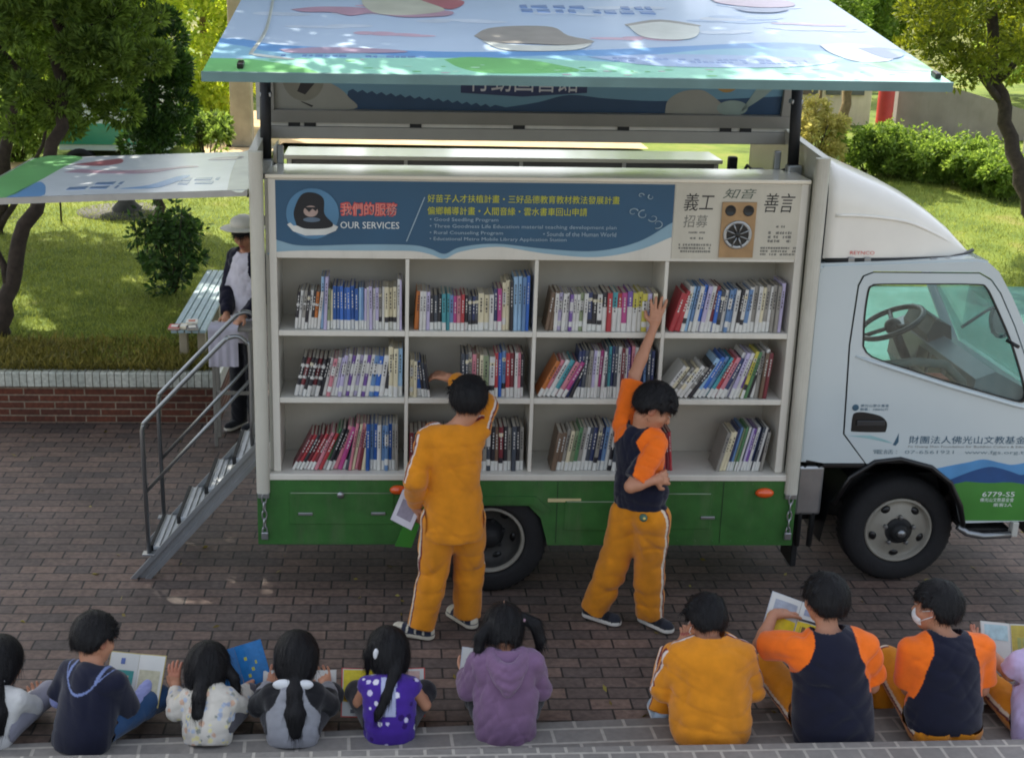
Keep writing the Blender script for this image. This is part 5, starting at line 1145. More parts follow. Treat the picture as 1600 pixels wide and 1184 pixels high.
    for s_ in 'LR':
        S, E, Wr = J['sh'+s_], J['el'+s_], J['wr'+s_]
        if lenf == 'long': c, dn = Wr-(Wr-E)*.04, nrm(Wr-E)
        else: c, dn = S+(E-S)*(st_.get('slen', .72)+.04 if lenf == 'short' else .2), nrm(E-S)
        sl, P = s.region(c-.11, c+.11)
        if sl is not None:
            e = (P-c)@dn.astype(np.float32); lim = .085 if lenf != 'none' else .06; s.d[sl] = np.where(np.linalg.norm(P-c, axis=-1) < lim, np.maximum(s.d[sl], e), s.d[sl])
    c = hip+hemd*(hem+tw*.55); g_ = np.meshgrid(*s.ax, indexing='ij'); e = (g_[0]-c[0])*hemd[0]+(g_[1]-c[1])*hemd[1]+(g_[2]-c[2])*hemd[2]
    tl = np.abs((g_[0]-hip[0])*rt[0]+(g_[1]-hip[1])*rt[1]+(g_[2]-hip[2])*rt[2]) < tw*1.7
    s.d = np.where(tl, np.maximum(s.d, e), s.d).astype(np.float32)
    V, F = s.mesh(2)
    col = np.tile(np.array(lin(st_['col'])), (len(V), 1)); x = (V-sh)@rt; z = (V-sh)@up; y = (V-sh)@f
    if 'sleevecol' in st_:       # raglan sleeves
        zz = np.clip(-z, -.05, .30); w_ = .048*B+zz*.42; on = (np.abs(x) > w_) & (z > -.205*B)
        # the front side panel of a raglan is the sleeve's colour too
        armd = np.full(len(V), 9.)
        for s_ in 'LR':
            a, b2 = J['sh'+s_], J['el'+s_]; t = np.clip((V-a)@(b2-a)/((b2-a)@(b2-a)), 0, 1); armd = np.minimum(armd, np.linalg.norm(V-a-t[:, None]*(b2-a), axis=1))
        far = armd < .068*B+inf; on = (on & (armd < .11*B)) | (far & (np.abs(x) > hw*.80))
        col[on] = np.array(lin(st_['sleevecol']))
        if 'rim' in st_: pass
        neckb = np.linalg.norm((V-(sh+up*.035)) - ((V-(sh+up*.035))@up)[:, None]*up, axis=1); col[(neckb < .072*B) & (z > .012*B)] = np.array(lin(st_['col']))
    if st_.get('stripe'):
        for s_, sg in (('L', -1), ('R', 1)):
            S, E, Wr = J['sh'+s_], J['el'+s_], J['wr'+s_]; ch = [sh+rt*sg*.05+up*.03, S, E, Wr]
            for i, (a, b2) in enumerate(zip(ch[:-1], ch[1:])):
                ax = nrm(b2-a); o = (up if i == 0 else rt*sg*.7+up*.5-f*.25); lat = nrm(o-ax*(o@ax)); fw = np.cross(ax, lat); w = V-a; t = w@ax; L_ = np.linalg.norm(b2-a)
                xx = w@fw; yy = w@lat; dist = np.linalg.norm(w-np.clip(t, 0, L_)[:, None]*ax, axis=1); on = (t > -.02) & (t < L_+.02) & (yy > .015) & (dist < .085)
                col[on & (np.abs(xx) < .013)] = np.array(lin('#d8c8bd')); col[on & (np.abs(xx-.010) < .008)] = np.array(lin('#6d1f22'))
    if st_.get('print'):
        rg = np.random.default_rng(5+look.get('seed', 0)); pc, cols_, rad, nn = st_['print']
        pts = V[rg.integers(0, len(V), nn)]
        for i, p in enumerate(pts):
            dd = np.linalg.norm(V-p, axis=1); col[dd < rad*rg.uniform(.5, 1.3)] = np.array(lin(cols_[i % len(cols_)]))
    if 'backpanel' in st_:
        on = (np.abs(x) < .045*B+.0*z) & (z < .05) & (z > -.16*B) & (y < .02) & (np.abs(x) < .05*B+ .22*np.clip(z+.16*B, 0, 1)*.3); col[on] = np.array(lin(st_['backpanel']))
    if 'yoke' in st_:
        zc = -.085*B+x*x*9; on = (np.abs(z-zc) < .007) & (y < .0); col[on] = np.array(lin(st_['yoke']))
        on = (np.abs(np.abs(x)-.088*B) < .008) & (z > -.02) & (y < .02); col[on] = np.array(lin(st_['yoke']))
    if 'cuffcol' in st_: 
        for s_ in 'LR':
            E, Wr = J['el'+s_], J['wr'+s_]; t = (V-E)@nrm(Wr-E); on = (t > .0) & (np.linalg.norm(V-E-np.clip(t, 0, 1)[:, None]*nrm(Wr-E), axis=1) < .07); col[on] = np.array(lin(st_['cuffcol']))
    O('shirt', V, F, CLOTH, col)
    if st_.get('hood'):      # folded hood lying on the back
        ctr = sh-f*.06; s = SDF(ctr-.27, ctr+.27, .006)
        for k, (dp, wd_, rr_, off) in enumerate(((.045, .080, .026, .062), (.085, .088, .030, .070), (.130, .074, .030, .072), (.165, .040, .022, .070))):
            pt_ = [sh+up*(.050-dp*math.sin(t))+rt*wd_*math.cos(t)*B-f*(.012+(off+.055)*math.sin(t)) for t in np.linspace(.0, PI, 13)]
            for a, b2 in zip(pt_[:-1], pt_[1:]): s.cap(a, b2, rr_, rr_, .012)
        s.noise(.004, .05, 9); V, F = s.mesh(2); O('hood', V, F, CLOTH, np.tile(np.array(lin(st_['col'])), (len(V), 1)))
    # ---- extra sleeves worn under or over
    if look.get('undersleeve'):
        pr = [p for s_ in 'LR' for p in arms[s_][1]]+[p for s_ in 'LR' for p in arms[s_][0]]; s = SDF(*bounds(pr, .03), .0062)
        for s_ in 'LR':
            S, E, Wr = J['sh'+s_], J['el'+s_], J['wr'+s_]; s.cap(S+(E-S)*.6, E, .044*B, .042*B, .015); s.cap(E, Wr, .042*B, .031*B, .015)
        s.noise(.003, .04, 5)
        for s_ in 'LR':
            E, Wr = J['el'+s_], J['wr'+s_]; c = Wr; dn = nrm(Wr-E); sl, P = s.region(c-.06, c+.06); e = (P-c)@dn.astype(np.float32); s.d[sl] = np.maximum(s.d[sl], e)
        V, F = s.mesh(2); O('sleeve', V, F, CLOTH, np.tile(np.array(lin(look['undersleeve'])), (len(V), 1)))
    # ---- shoes
    for s_ in 'LR':
        ff, sole, _p = feet[s_]; sc_ = look.get('shoe', {}); s2 = np.cross(ff, A_(0, 0, 1)); c0 = sole-ff*.035*B; c1 = sole+ff*.125*B
        pr = [('cap', c0, c1, .045*B, .045*B, .02)]; s = SDF(*bounds(pr, .05), .006)
        s.cap(c0+A_(0, 0, .034), c1+A_(0, 0, .026), .036*B, .036*B, .02); s.cap(c0+A_(0, 0, .05), c0+A_(0, 0, .085)+ff*.01, .034*B, .036*B, .02); s.cap(c0+A_(0, 0, .012), c1+A_(0, 0, .012), .040*B, .042*B, .006)
        s.plane(sole+A_(0, 0, -.001), A_(0, 0, -1)); s.plane(c0+A_(0, 0, .085), A_(0, 0, 1)); V, F = s.mesh(1)
        zz = (V-sole)[:, 2]; al = (V-sole)@ff; col = np.tile(np.array(lin(sc_.get('col', '#1b1d22'))), (len(V), 1)); col[zz < .024] = np.array(lin(sc_.get('sole', '#cfc9ba')))
        on = (zz > .03) & ((np.abs(np.sin(al*60)) > .93) & (zz < .07) | (al > .115)); col[on] = np.array(lin(sc_.get('trim', sc_.get('col', '#1b1d22'))))
        O('shoe', V, F, CLOTH, col)
    # ---- hair
    hp = look.get('hair', 'boy'); s = SDF(H-.34*max(1, hs), H+.34*max(1, hs), .0066); q = None
    gir = hp != 'boy'; th = look.get('hairth', 1.0)
    s.ell(H+hu*.014*hs-hf*.008*hs, A_(.097, .114, .110)*hs*A_(th, 1, 1), RH, 0); s.ell(H-hu*.03*hs-hf*.028*hs, A_(.092, .088, .092)*hs*A_(th, 1, 1), RH, .02)
    if gir: s.ell(H-hu*.055*hs-hf*.03*hs, A_(.080, .074, .07)*hs, RH, .02)
    gg = np.stack(np.meshgrid(*s.ax, indexing='ij'), -1)-H.astype(np.float32); q = gg@RH.astype(np.float32)/hs
    # hairline: forehead, temples, nape
    face = np.maximum(q[..., 1]*1.0-(.062+.9*np.maximum(q[..., 2]-.028, 0)), -(.075-q[..., 2])*.0-9)
    cutf = np.where(q[..., 2] < look.get('fringe', .030), q[..., 1]-(.040 if not gir else .046)+.35*np.maximum(0, -q[..., 2]-.0), -1)
    s.d = np.maximum(s.d, (cutf*hs).astype(np.float32)*.9)
    if not gir:      # narrows to a rounded nape
        s.d = np.maximum(s.d, ((np.abs(q[..., 0])-(.112+.85*np.minimum(q[..., 2]+.005, 0)))*hs*.75).astype(np.float32))
    nape = look.get('nape', -.082 if not gir else -.10); side = np.where(np.abs(q[..., 0]) > .055, (look.get('side', -.022)-q[..., 2])*(q[..., 1] > -.045), -1)
    s.d = np.maximum(s.d, ((nape-.25*np.minimum(q[..., 1]+.05, 0)-q[..., 2])*hs).astype(np.float32)); 
    if not gir:      # round the ears, thinning towards the nape
        s.d = s.d+(np.clip(-.01-q[..., 2], 0, .1)*.16*hs).astype(np.float32)
        for sg in (-1, 1): s.ell(H+hr*sg*.088*hs+hf*.012*hs-hu*.036*hs, A_(.03, .036, .040)*hs, RH, .012, 's')
        sb = np.where((q[..., 1] > .02) & (np.abs(q[..., 0]) > .04), (-.012-q[..., 2]), -1); s.d = np.maximum(s.d, (sb*hs*.8).astype(np.float32))
    ang = np.arctan2(q[..., 0], q[..., 1]+.02); s.d += (.0013*np.sin(ang*23+q[..., 2]*40+3*np.sin(ang*5))*hs+.0009*np.sin(ang*51+q[..., 2]*25)).astype(np.float32)
    if hp == 'boy':   # tousled ends on the crown
        rg = np.random.default_rng(70+look.get('seed', 0))
        for _ in range(46):
            a = rg.uniform(0, 2*PI); e = rg.uniform(.25, 1.3); dv = hr*math.cos(a)*math.cos(e)+hf*math.sin(a)*math.cos(e)+hu*math.sin(e)
            if (dv@hf) > .72 and (dv@hu) < .4: continue
            p = H+hu*.012*hs+dv*.096*hs; tdir = nrm(dv*.5+hf*rg.normal(.2, .5)+hr*rg.normal(0, .5)-hu*.25); s.cap(p-dv*.012, p+tdir*.024*hs, .012*hs, .0045*hs, .006)
    for pt in look.get('tails', []):     # ponytails, pigtails: chains of points with radii
        P_ = [np.array(a, float) for a in pt[0]]; R_ = pt[1]
        for i in range(len(P_)-1): s.cap(P_[i], P_[i+1], R_[i], R_[i+1], .012)
    V, F = s.mesh(1)
    # loose strands lying over the hair
    rg = np.random.default_rng(200+look.get('seed', 0)); e1 = V[F[:, 2]]-V[F[:, 0]]; e2 = V[F[:, 3]]-V[F[:, 1]]; N = np.cross(e1, e2); ar = np.linalg.norm(N, axis=1)+1e-12; N /= ar[:, None]
    ns = 2200; pk = rg.choice(len(F), ns, p=ar/ar.sum()); P0 = V[F[pk]].mean(1); N0 = N[pk]; cr = H+hu*.09*hs-hf*.03*hs
    dr = (P0-cr); dr /= np.linalg.norm(dr, axis=1, keepdims=True)+1e-6; dr = dr*.6-hu*.55+rg.normal(size=(ns, 3))*(.30 if not gir else .12); dr -= N0*(dr*N0).sum(1, keepdims=True); dr /= np.linalg.norm(dr, axis=1, keepdims=True)+1e-6
    Ls = rg.uniform(.02, .045, (ns, 1)) if not gir else rg.uniform(.03, .085, (ns, 1)); lift = rg.uniform(.15, 1.0, (ns, 1))**2*(.34 if not gir else .16); wd = np.cross(dr, N0)*rg.uniform(.0008, .0018, (ns, 1))
    rows = []
    for t in (0, .5, 1): q_ = P0+N0*.0012+dr*Ls*t+N0*lift*Ls*t*t-hu*Ls*.12*t*t; rows += [q_-wd*(1.1-t), q_+wd*(1.1-t)]
    SV = np.stack(rows, 1).reshape(-1, 3); b0 = len(V)+6*np.arange(ns)[:, None]; SF = np.concatenate([b0+np.array([0, 1, 3, 2]), b0+np.array([2, 3, 5, 4])]); V = np.concatenate([V, SV]); F = np.concatenate([F, SF])
    hr_o = O('hair', V, F, HAIR)
    for tb_ in look.get('ties', []):
        t_ = MB(); t_.ball(tb_[0], tb_[1], M(tb_[2], tb_[3], .6), seg=14, rings=8); t_.build(tb_[4] if len(tb_) > 4 else 'hair_tie', body)
    if look.get('parting'):
        m_ = MB(); m_.tube([H+hf*hs*(-.108*math.cos(a)-.006)+hu*hs*(.117*math.sin(a)+.008) for a in np.linspace(.35, 1.5, 12)], .0028, M('scalp', '#8a6a58', .7), 6); m_.build('parting', body)
    if look.get('mask'):
        s = SDF(H-.2*hs, H+.2*hs, .0052*hs); s.ell(H-hu*.055*hs+hf*.034*hs, A_(.064, .078, .056)*hs, RH, 0)
        gg = np.stack(np.meshgrid(*s.ax, indexing='ij'), -1)-H.astype(np.float32); q = gg@RH.astype(np.float32)/hs; s.d = np.maximum(s.d, ((.052-q[..., 1])*hs).astype(np.float32)); V, F = s.mesh(2); mk = O('face_mask', V, F, CLOTH, np.tile(np.array(lin(look['mask'])), (len(V), 1)))
        for sg in (-1, 1):
            m_ = MB()
            for z0, z1 in ((-.03, -.008), (-.08, -.035)): m_.tube([H+hr*sg*.052*hs+hf*.062*hs+hu*z0*hs, H+hr*sg*.078*hs+hf*.03*hs+hu*(z0*.5+z1*.5)*hs, H+hr*sg*.085*hs-hf*.012*hs+hu*z1*hs], .0022, M('mask loop', '#d5d8da', .7), 6)
            m_.build('mask_loop', body)
    return body
YEL, NAV, ORA = '#d2841a', '#15172a', '#f0701a'
SHOE_G = dict(col='#2b3040', sole='#cfc8b4', trim='#c9c2ae'); SHOE_K = dict(col='#1a1c22', sole='#d6d2c8', trim='#2a2d35')
# ---- the two standing boys
person('boy in full yellow tracksuit standing with his back turned, reaching into the middle shelf', dict(
    hip=(1.205, -.45, .735), f=(-.12, 1, 0), shL=(1.045, -.44, 1.225), shR=(1.355, -.40, 1.275), elL=(.975, -.50, .985), wrL=(.99, -.36, .79), elR=(1.398, -.23, 1.375), wrR=(1.215, .055, 1.44),
    knL=(1.095, -.46, .40), knR=(1.31, -.38, .40), anL=(1.02, -.56, .075), anR=(1.305, -.40, .075), ftL=(-.95, .35, 0), ftR=(.55, -.1, 0) if False else (-.55, .8, 0), head=(1.285, -.385, 1.46), hf=(.10, .97, -.22), pnL=(.6, .5, 0), pnR=(-.2, .3, -.9), ptL=(-.1, .25, -.95), ptR=(-.85, .45, .1), latL=(-1, -.35, 0)),
    dict(build=1.14, head=1.10, torso=.120, hand=1.2, seed=1, curlR=.35, shirt=dict(col=YEL, sleeve='long', loose=.022, stripe=True, hem=.05, fold=.0085, wl=.15, flare=1.22), trousers=dict(col=YEL, stripe=True, loose=.030, fold=.009, wl=.16), shoe=SHOE_G, mask=None, ))
reacher = person('boy in navy and orange shirt stretching his arm to the top shelf and looking down', dict(
    hip=(2.33, -.42, .745), f=(.62, .60, 0), shL=(2.215, -.30, 1.265), shR=(2.385, -.50, 1.205), elL=(2.30, -.13, 1.535), wrL=(2.425, .005, 1.80), elR=(2.225, -.61, 1.00), wrR=(2.355, -.625, 1.045),
    knL=(2.20, -.36, .41), knR=(2.405, -.42, .41), anL=(2.10, -.33, .075), anR=(2.43, -.40, .075), ftL=(.75, -.55, 0), ftR=(-.8, -.5, 0) if False else (.6, -.7, 0), head=(2.375, -.42, 1.435), hf=(.80, -.12, -.56), hu=(.5, 0, .85), pnL=(.1, 1, 0), pnR=(-.2, .8, -.3), ptL=(.12, .1, 1), ptR=(.85, .5, .0), latR=(.75, -.7, 0), latL=(-.7, .7, 0)),
    dict(build=1.10, head=1.10, torso=.122, hand=1.15, seed=2, curlL=.12, curlR=.95, shirt=dict(col=NAV, sleevecol=ORA, sleeve='short', slen=.80, loose=.018, hem=-.135, fold=.008, flare=1.15), trousers=dict(col=YEL, stripe=True, loose=.034, fold=.009, wl=.16), shoe=SHOE_K, fringe=.02))
e = MB(); Rm = Matrix.Rotation(-.25, 3, 'X'); e.ball((2.312, -0.600, 0.800), (.024, .034, .024), M('emblem ring', '#4c6a58', .7), R=Rm); e.ball((2.312, -0.604, 0.801), (.015, .033, .015), M('emblem centre', '#c9b46a', .7), R=Rm); e.build('emblem', reacher)
# ---- children sitting along the steps
def sit(label, x, y, S, H, sh_w, face, hf, arms, knees, look, lift=.10, hip_dx=0, group='children sitting on the step', ank=None):
    fx, fy = face; f = nrm((fx, fy, 0)); rt = A_(fy, -fx, 0)/math.hypot(fx, fy); B = look.get('build', 1.0)
    hip = A_(x, y, lift+.085*B); S = A_(*S)
    J = dict(hip=hip, f=f, shL=S-rt*sh_w, shR=S+rt*sh_w, head=H, hf=hf, elL=arms[0], wrL=arms[1], elR=arms[2], wrR=arms[3])
    J['knL'], J['knR'] = knees[0], knees[1]; an = ank or [A_(*knees[0])+A_(.12, .02, -.16), A_(*knees[1])+A_(-.12, .02, -.16)]
    an = [A_(a[0], a[1], max(a[2], .065)) for a in an]; J['anL'], J['anR'] = an; J['pnL'] = A_(.3, .5, .6); J['pnR'] = A_(-.3, .5, .6); J['hu'] = A_(0, .25, 1)
    J['hu'] = look.get('hu', J['hu'])
    for k in ('pnL', 'pnR', 'ptL', 'ptR', 'ftL', 'ftR', 'latL', 'latR'):
        if k in look: J[k] = look[k]
    return person(label, J, look, group)
JEAN = '#28486f'
def tail(*pts): return ([p[:3] for p in pts], [p[3] for p in pts])
# 1 girl at the left edge
sit('girl in a white top with a long black ponytail, cut by the left edge', -1.17, -1.80, (-1.15, -1.74, .30), (-1.155, -1.62, .435), .115, (.25, 1), (.3, .85, -.45), ((-1.31, -1.68, .20), (-1.22, -1.50, .22), (-1.0, -1.66, .20), (-1.03, -1.50, .16)), ((-1.28, -1.52, .20), (-.95, -1.52, .20)),
    dict(build=.82, head=1.08, torso=.115, hand=1.0, hair='girl', seed=3, shirt=dict(col='#c9c8c6', sleeve='long', loose=.02, hem=.05, fold=.006), trousers=dict(col='#8b8a96'), shoe=dict(col='#b9bec6', sole='#d0d0cc', trim='#8fa6c2'), tails=[tail((-1.15, -1.72, .44, .04), (-1.14, -1.80, .36, .045), (-1.12, -1.845, .27, .05), (-1.115, -1.855, .17, .035), (-1.115, -1.85, .12, .012))], ties=[((-1.145, -1.755, .40), (.045, .03, .028), 'white bow', '#d5d7da', 'bow')], face=False))
# 2 boy in dark shirt
sit('boy in a navy top and jeans, turned right, holding an open picture book', -.70, -1.83, (-.66, -1.74, .415), (-.665, -1.64, .585), .145, (.45, .9), (.62, .70, -.42), ((-.86, -1.68, .25), (-.66, -1.50, .22), (-.50, -1.72, .20), (-.42, -1.50, .25)), ((-.72, -1.46, .22), (-.38, -1.52, .165)),
    dict(build=1.0, head=1.04, torso=.128, hand=1.05, seed=4, shirt=dict(col='#14172b', sleeve='short', slen=.85, loose=.02, hem=.06, fold=.006, yoke='#6f7da8'), undersleeve='#8d93c4', trousers=dict(col=JEAN, loose=.014), shoe=dict(col='#6f7480', sole='#c9c9c4'), fringe=.015), ank=[A_(-.55, -1.42, .09), A_(-.55, -1.56, .09)])
# 3 girl in a printed top
sit('girl in a pale floral top with a low ponytail, raising her left hand', -.085, -1.79, (-.085, -1.73, .275), (-.10, -1.62, .395), .108, (.2, 1), (.35, .85, -.35), ((-.255, -1.72, .205), (-.275, -1.58, .245), (.065, -1.66, .20), (.08, -1.50, .20)), ((-.25, -1.52, .18), (.10, -1.52, .18)),
    dict(build=.80, head=1.08, torso=.118, hand=1.0, hair='girl', seed=5, curlL=.28, pnL=A_(.3, .8, .2), ptL=A_(-.15, .2, .95), shirt=dict(col='#c9c3b8', sleeve='long', loose=.022, hem=.05, fold=.006, **{'print': (None, ['#9aa3b8', '#c8a58e', '#8c8f86', '#d9cf9a', '#a9b4c6'], .012, 260)}), trousers=dict(col='#4f4c52'), tails=[tail((-.115, -1.73, .40, .035), (-.125, -1.80, .33, .036), (-.125, -1.825, .25, .036), (-.12, -1.815, .19, .022), (-.12, -1.81, .165, .008)), tail((-.005, -1.63, .40, .03), (.035, -1.66, .36, .026), (.045, -1.67, .30, .024), (.04, -1.665, .26, .01))], ties=[((-.115, -1.765, .375), (.02, .018, .014), 'silver tie', '#c9c9cc')], face=False))
# 4 girl with bow
sit('girl in a grey and black raglan top with a big white bow', .345, -1.80, (.345, -1.74, .315), (.355, -1.62, .455), .115, (0, 1), (.05, .9, -.42), ((.155, -1.68, .205), (.20, -1.52, .225), (.525, -1.68, .21), (.50, -1.52, .225)), ((.17, -1.52, .18), (.53, -1.52, .18)),
    dict(build=.86, head=1.10, torso=.122, hand=1.0, hair='girl', seed=6, shirt=dict(col='#8f9096', sleevecol='#17171b', sleeve='long', loose=.02, hem=.05, fold=.006), trousers=dict(col='#2b2a2f'), hairth=1.02, tails=[tail((.355, -1.72, .42, .04), (.355, -1.80, .345, .046), (.36, -1.845, .26, .056), (.36, -1.86, .17, .052), (.36, -1.855, .125, .03), (.36, -1.85, .105, .01))],
         ties=[((.30, -1.775, .385), (.058, .022, .030), 'white bow', '#d5d7da', 'bow'), ((.405, -1.775, .385), (.045, .022, .026), 'white bow', '#d5d7da', 'bow'), ((.352, -1.785, .382), (.018, .02, .018), 'white bow', '#d5d7da', 'bow')], face=False))
# 5 girl in purple
sit('girl in a purple patterned vest with bare arms and long pigtails', .835, -1.76, (.835, -1.70, .335), (.825, -1.575, .46), .115, (.05, 1), (-.25, .88, -.40), ((.675, -1.66, .215), (.70, -1.50, .20), (1.02, -1.68, .21), (.985, -1.50, .20)), ((.66, -1.50, .18), (1.02, -1.50, .18)),
    dict(build=.86, head=1.06, torso=.122, hand=1.0, hair='girl', seed=7, shirt=dict(col='#43268a', sleeve='none', loose=.018, hem=.06, fold=.005, backpanel='#a9aecb', **{'print': (None, ['#d7d3df', '#c9c2dd', '#2d1060'], .013, 60)}), trousers=dict(col='#232127'), tails=[tail((.76, -1.62, .53, .03), (.725, -1.62, .47, .026), (.72, -1.625, .40, .014), (.722, -1.625, .36, .006)), tail((.89, -1.62, .52, .032), (.86, -1.72, .42, .03), (.82, -1.80, .33, .026), (.78, -1.825, .25, .022), (.765, -1.83, .19, .010))], ties=[((.765, -1.675, .50), (.016, .012, .034), 'white clip', '#d9d9dc', 'hair_clip')], face=False))
# 6 girl in mauve hoodie
sit('girl in a mauve hoodie with two short pigtails', 1.43, -1.765, (1.43, -1.71, .475), (1.425, -1.575, .60), .135, (0, 1), (.12, .88, -.42), ((1.245, -1.66, .29), (1.24, -1.48, .27), (1.615, -1.66, .29), (1.60, -1.48, .27)), ((1.27, -1.46, .20), (1.62, -1.46, .20)),
    dict(build=.98, head=1.04, torso=.128, hand=1.05, hair='girl', seed=8, nape=-.075, shirt=dict(col='#765a78', sleeve='long', loose=.024, hem=.06, fold=.0075, hood=True), trousers=dict(col='#1f1d22'), shoe=dict(col='#c8a3ad', sole='#d5cfd0'), tails=[tail((1.335, -1.64, .64, .026), (1.295, -1.68, .60, .030), (1.29, -1.70, .54, .026), (1.305, -1.71, .49, .009)), tail((1.525, -1.58, .66, .028), (1.585, -1.60, .63, .034), (1.61, -1.62, .55, .029), (1.60, -1.62, .48, .010))], ties=[((1.34, -1.64, .64), (.018, .016, .016), 'pink tie', '#c79fb0'), ((1.525, -1.60, .655), (.018, .016, .016), 'pink tie', '#c79fb0')], parting=True, face=False))
# 7 boy in yellow
sit('boy in a plain yellow sweatshirt sitting with bent head, back turned', 2.475, -1.85, (2.465, -1.77, .545), (2.455, -1.66, .695), .165, (0, 1), (-.25, .85, -.5), ((2.245, -1.74, .335), (2.31, -1.58, .475), (2.70, -1.74, .33), (2.63, -1.56, .30)), ((2.36, -1.46, .27), (2.62, -1.46, .27)),
    dict(build=1.12, head=1.03, torso=.15, hand=1.1, seed=9, curlL=.5, ptL=A_(.7, .5, .3), shirt=dict(col=YEL, sleeve='long', loose=.026, stripe=True, hem=-.005, fold=.009, wl=.15, flare=1.06), trousers=dict(col=YEL, stripe=True, loose=.02), shoe=dict(col='#9fb0bf', sole='#d0d4d6'), mask='#dfe4e8', nape=-.075, hairth=.97), ank=[A_(2.28, -1.56, .09), A_(2.62, -1.50, .09)])
# 8 boy in navy / orange, centre
sit('boy in navy shirt with orange sleeves holding a yellow and white magazine', 3.11, -1.85, (3.07, -1.78, .595), (3.06, -1.68, .815), .185, (0, 1), (-.22, .92, -.22), ((2.765, -1.62, .52), (2.86, -1.48, .62), (3.32, -1.76, .36), (3.22, -1.55, .32)), ((2.86, -1.46, .30), (3.36, -1.46, .26)),
    dict(build=1.16, head=1.08, torso=.145, hand=1.1, seed=10, curlL=.3, ptL=A_(.9, .25, .05), pnL=A_(0, .2, -1), shirt=dict(col=NAV, sleevecol=ORA, sleeve='short', slen=.78, loose=.024, hem=.05, fold=.007, wl=.15, flare=1.06), trousers=dict(col=YEL, stripe=True, loose=.02), shoe=SHOE_K, hairth=1.03))
# 9 boy right
sit('boy in navy shirt with orange sleeves and white mask, looking left, knee drawn up', 3.69, -1.83, (3.68, -1.77, .575), (3.645, -1.68, .775), .185, (-.05, 1), (-.72, .62, -.12), ((3.53, -1.74, .33), (3.60, -1.50, .30), (3.90, -1.76, .34), (3.86, -1.54, .28)), ((3.53, -1.43, .315), (3.95, -1.46, .24)),
    dict(build=1.14, head=1.06, torso=.143, hand=1.1, seed=11, shirt=dict(col=NAV, sleevecol=ORA, sleeve='short', slen=.78, loose=.024, hem=-.055, fold=.007, wl=.15, flare=.96), trousers=dict(col=YEL, stripe=True, loose=.024, seat=1.12, seatback=.03, seatz=-.02), shoe=SHOE_K, mask='#dfe6ea', fringe=.02), ank=[A_(3.50, -1.48, .08), A_(3.66, -1.44, .08)])
# 10 child cut by the right edge
sit('child in a pale lilac top and yellow trousers, cut by the right edge', 4.22, -1.84, (4.22, -1.76, .50), (4.28, -1.66, .66), .15, (-.15, 1), (-.3, .9, -.35), ((4.06, -1.72, .40), (4.02, -1.52, .44), (4.40, -1.74, .33), (4.32, -1.54, .32)), ((4.06, -1.48, .22), (4.45, -1.48, .25)),
    dict(build=1.02, head=1.02, torso=.135, hand=1.05, seed=12, curlL=.3, shirt=dict(col='#b9a8cc', sleeve='short', slen=.5, loose=.022, hem=.06), trousers=dict(col=YEL, stripe=True, loose=.02), shoe=SHOE_K, mask=None))
# the volunteer behind the truck
person('adult volunteer in a sun hat, white vest and dark sleeves behind the truck', dict(hip=(-.40, 3.2, 1.0), f=(-.55, -.83, 0), shL=(-.25, 3.16, 1.50), shR=(-.49, 3.30, 1.50), elL=(-.22, 3.04, 1.22), wrL=(-.38, 2.92, 1.08), elR=(-.545, 3.20, 1.23), wrR=(-.535, 3.02, 1.07), knL=(-.33, 3.16, .52), knR=(-.47, 3.2, .52), anL=(-.33, 3.2, .08), anR=(-.48, 3.25, .08), head=(-.385, 3.17, 1.72), hf=(-.35, -.8, -.4)),
    dict(build=1.12, head=1.05, torso=.135, hand=1.1, seed=13, hair='girl', shirt=dict(col='#d6d2dc', sleevecol='#17162a', sleeve='long', loose=.018, hem=.12, fold=.006, cuffcol='#17162a'), trousers=dict(col='#15151b', loose=.02), h=.008, face=False, child=False,
    ties=[((-.39, 3.165, 1.80), (.115, .125, .075), 'hat cloth', '#cfcabd', 'sun_hat'), ((-.395, 3.15, 1.765), (.19, .20, .018), 'hat cloth', '#cfcabd', 'hat_brim')]))
# ================================================================ BOOKS ON THE SHELVES
PAL = dict(w='#c9c8c4', k='#22222a', n='#27345c', b='#2c62b4', d='#1c4f94', t='#3f8f98', p='#c27a86', m='#a83f7c', r='#a5323a', D='#6e2630', g='#7d8a6a', G='#4d7a52', y='#b9b04a', o='#b5682c', c='#cfc6a8', l='#b1a9c8', v='#6b4c93', e='#8a8780', s='#8fb2cf', B='#6b5747', q='#3d444f', u='#5d7fa8')
PALN = dict(w='white', k='black', n='navy', b='blue', d='deep blue', t='teal', p='pink', m='magenta', r='red', D='dark red', g='sage', G='green', y='yellow', o='orange brown', c='cream', l='lilac', v='violet', e='grey', s='pale blue', B='brown', q='slate', u='dusty blue')
def bookmat(k): return M('book '+PALN[k], PAL[k], .45, var=.10, vs=14, coat=.15)
PAGES = M('book pages', '#cfc8b6', .85, var=.12, vs=60); TAPE = M('shelf label white', '#cfd0cc', .5, var=.06, vs=30)
ORD = ['first', 'second', 'third', 'fourth', 'fifth', 'sixth', 'seventh', 'eighth', 'ninth', 'tenth', 'eleventh', 'twelfth', 'thirteenth', 'fourteenth', 'fifteenth', 'sixteenth', 'seventeenth', 'eighteenth', 'nineteenth', 'twentieth', 'twenty-first', 'twenty-second', 'twenty-third', 'twenty-fourth', 'twenty-fifth', 'twenty-sixth', 'twenty-seventh', 'twenty-eighth', 'twenty-ninth', 'thirtieth', 'thirty-first', 'thirty-second', 'thirty-third', 'thirty-fourth', 'thirty-fifth', 'thirty-sixth', 'thirty-seventh', 'thirty-eighth', 'thirty-ninth', 'fortieth', 'forty-first', 'forty-second', 'forty-third', 'forty-fourth']
ROWN = ['top', 'middle', 'bottom']; BAYN = ['first bay from the left', 'second bay from the left', 'third bay from the left', 'rightmost bay']
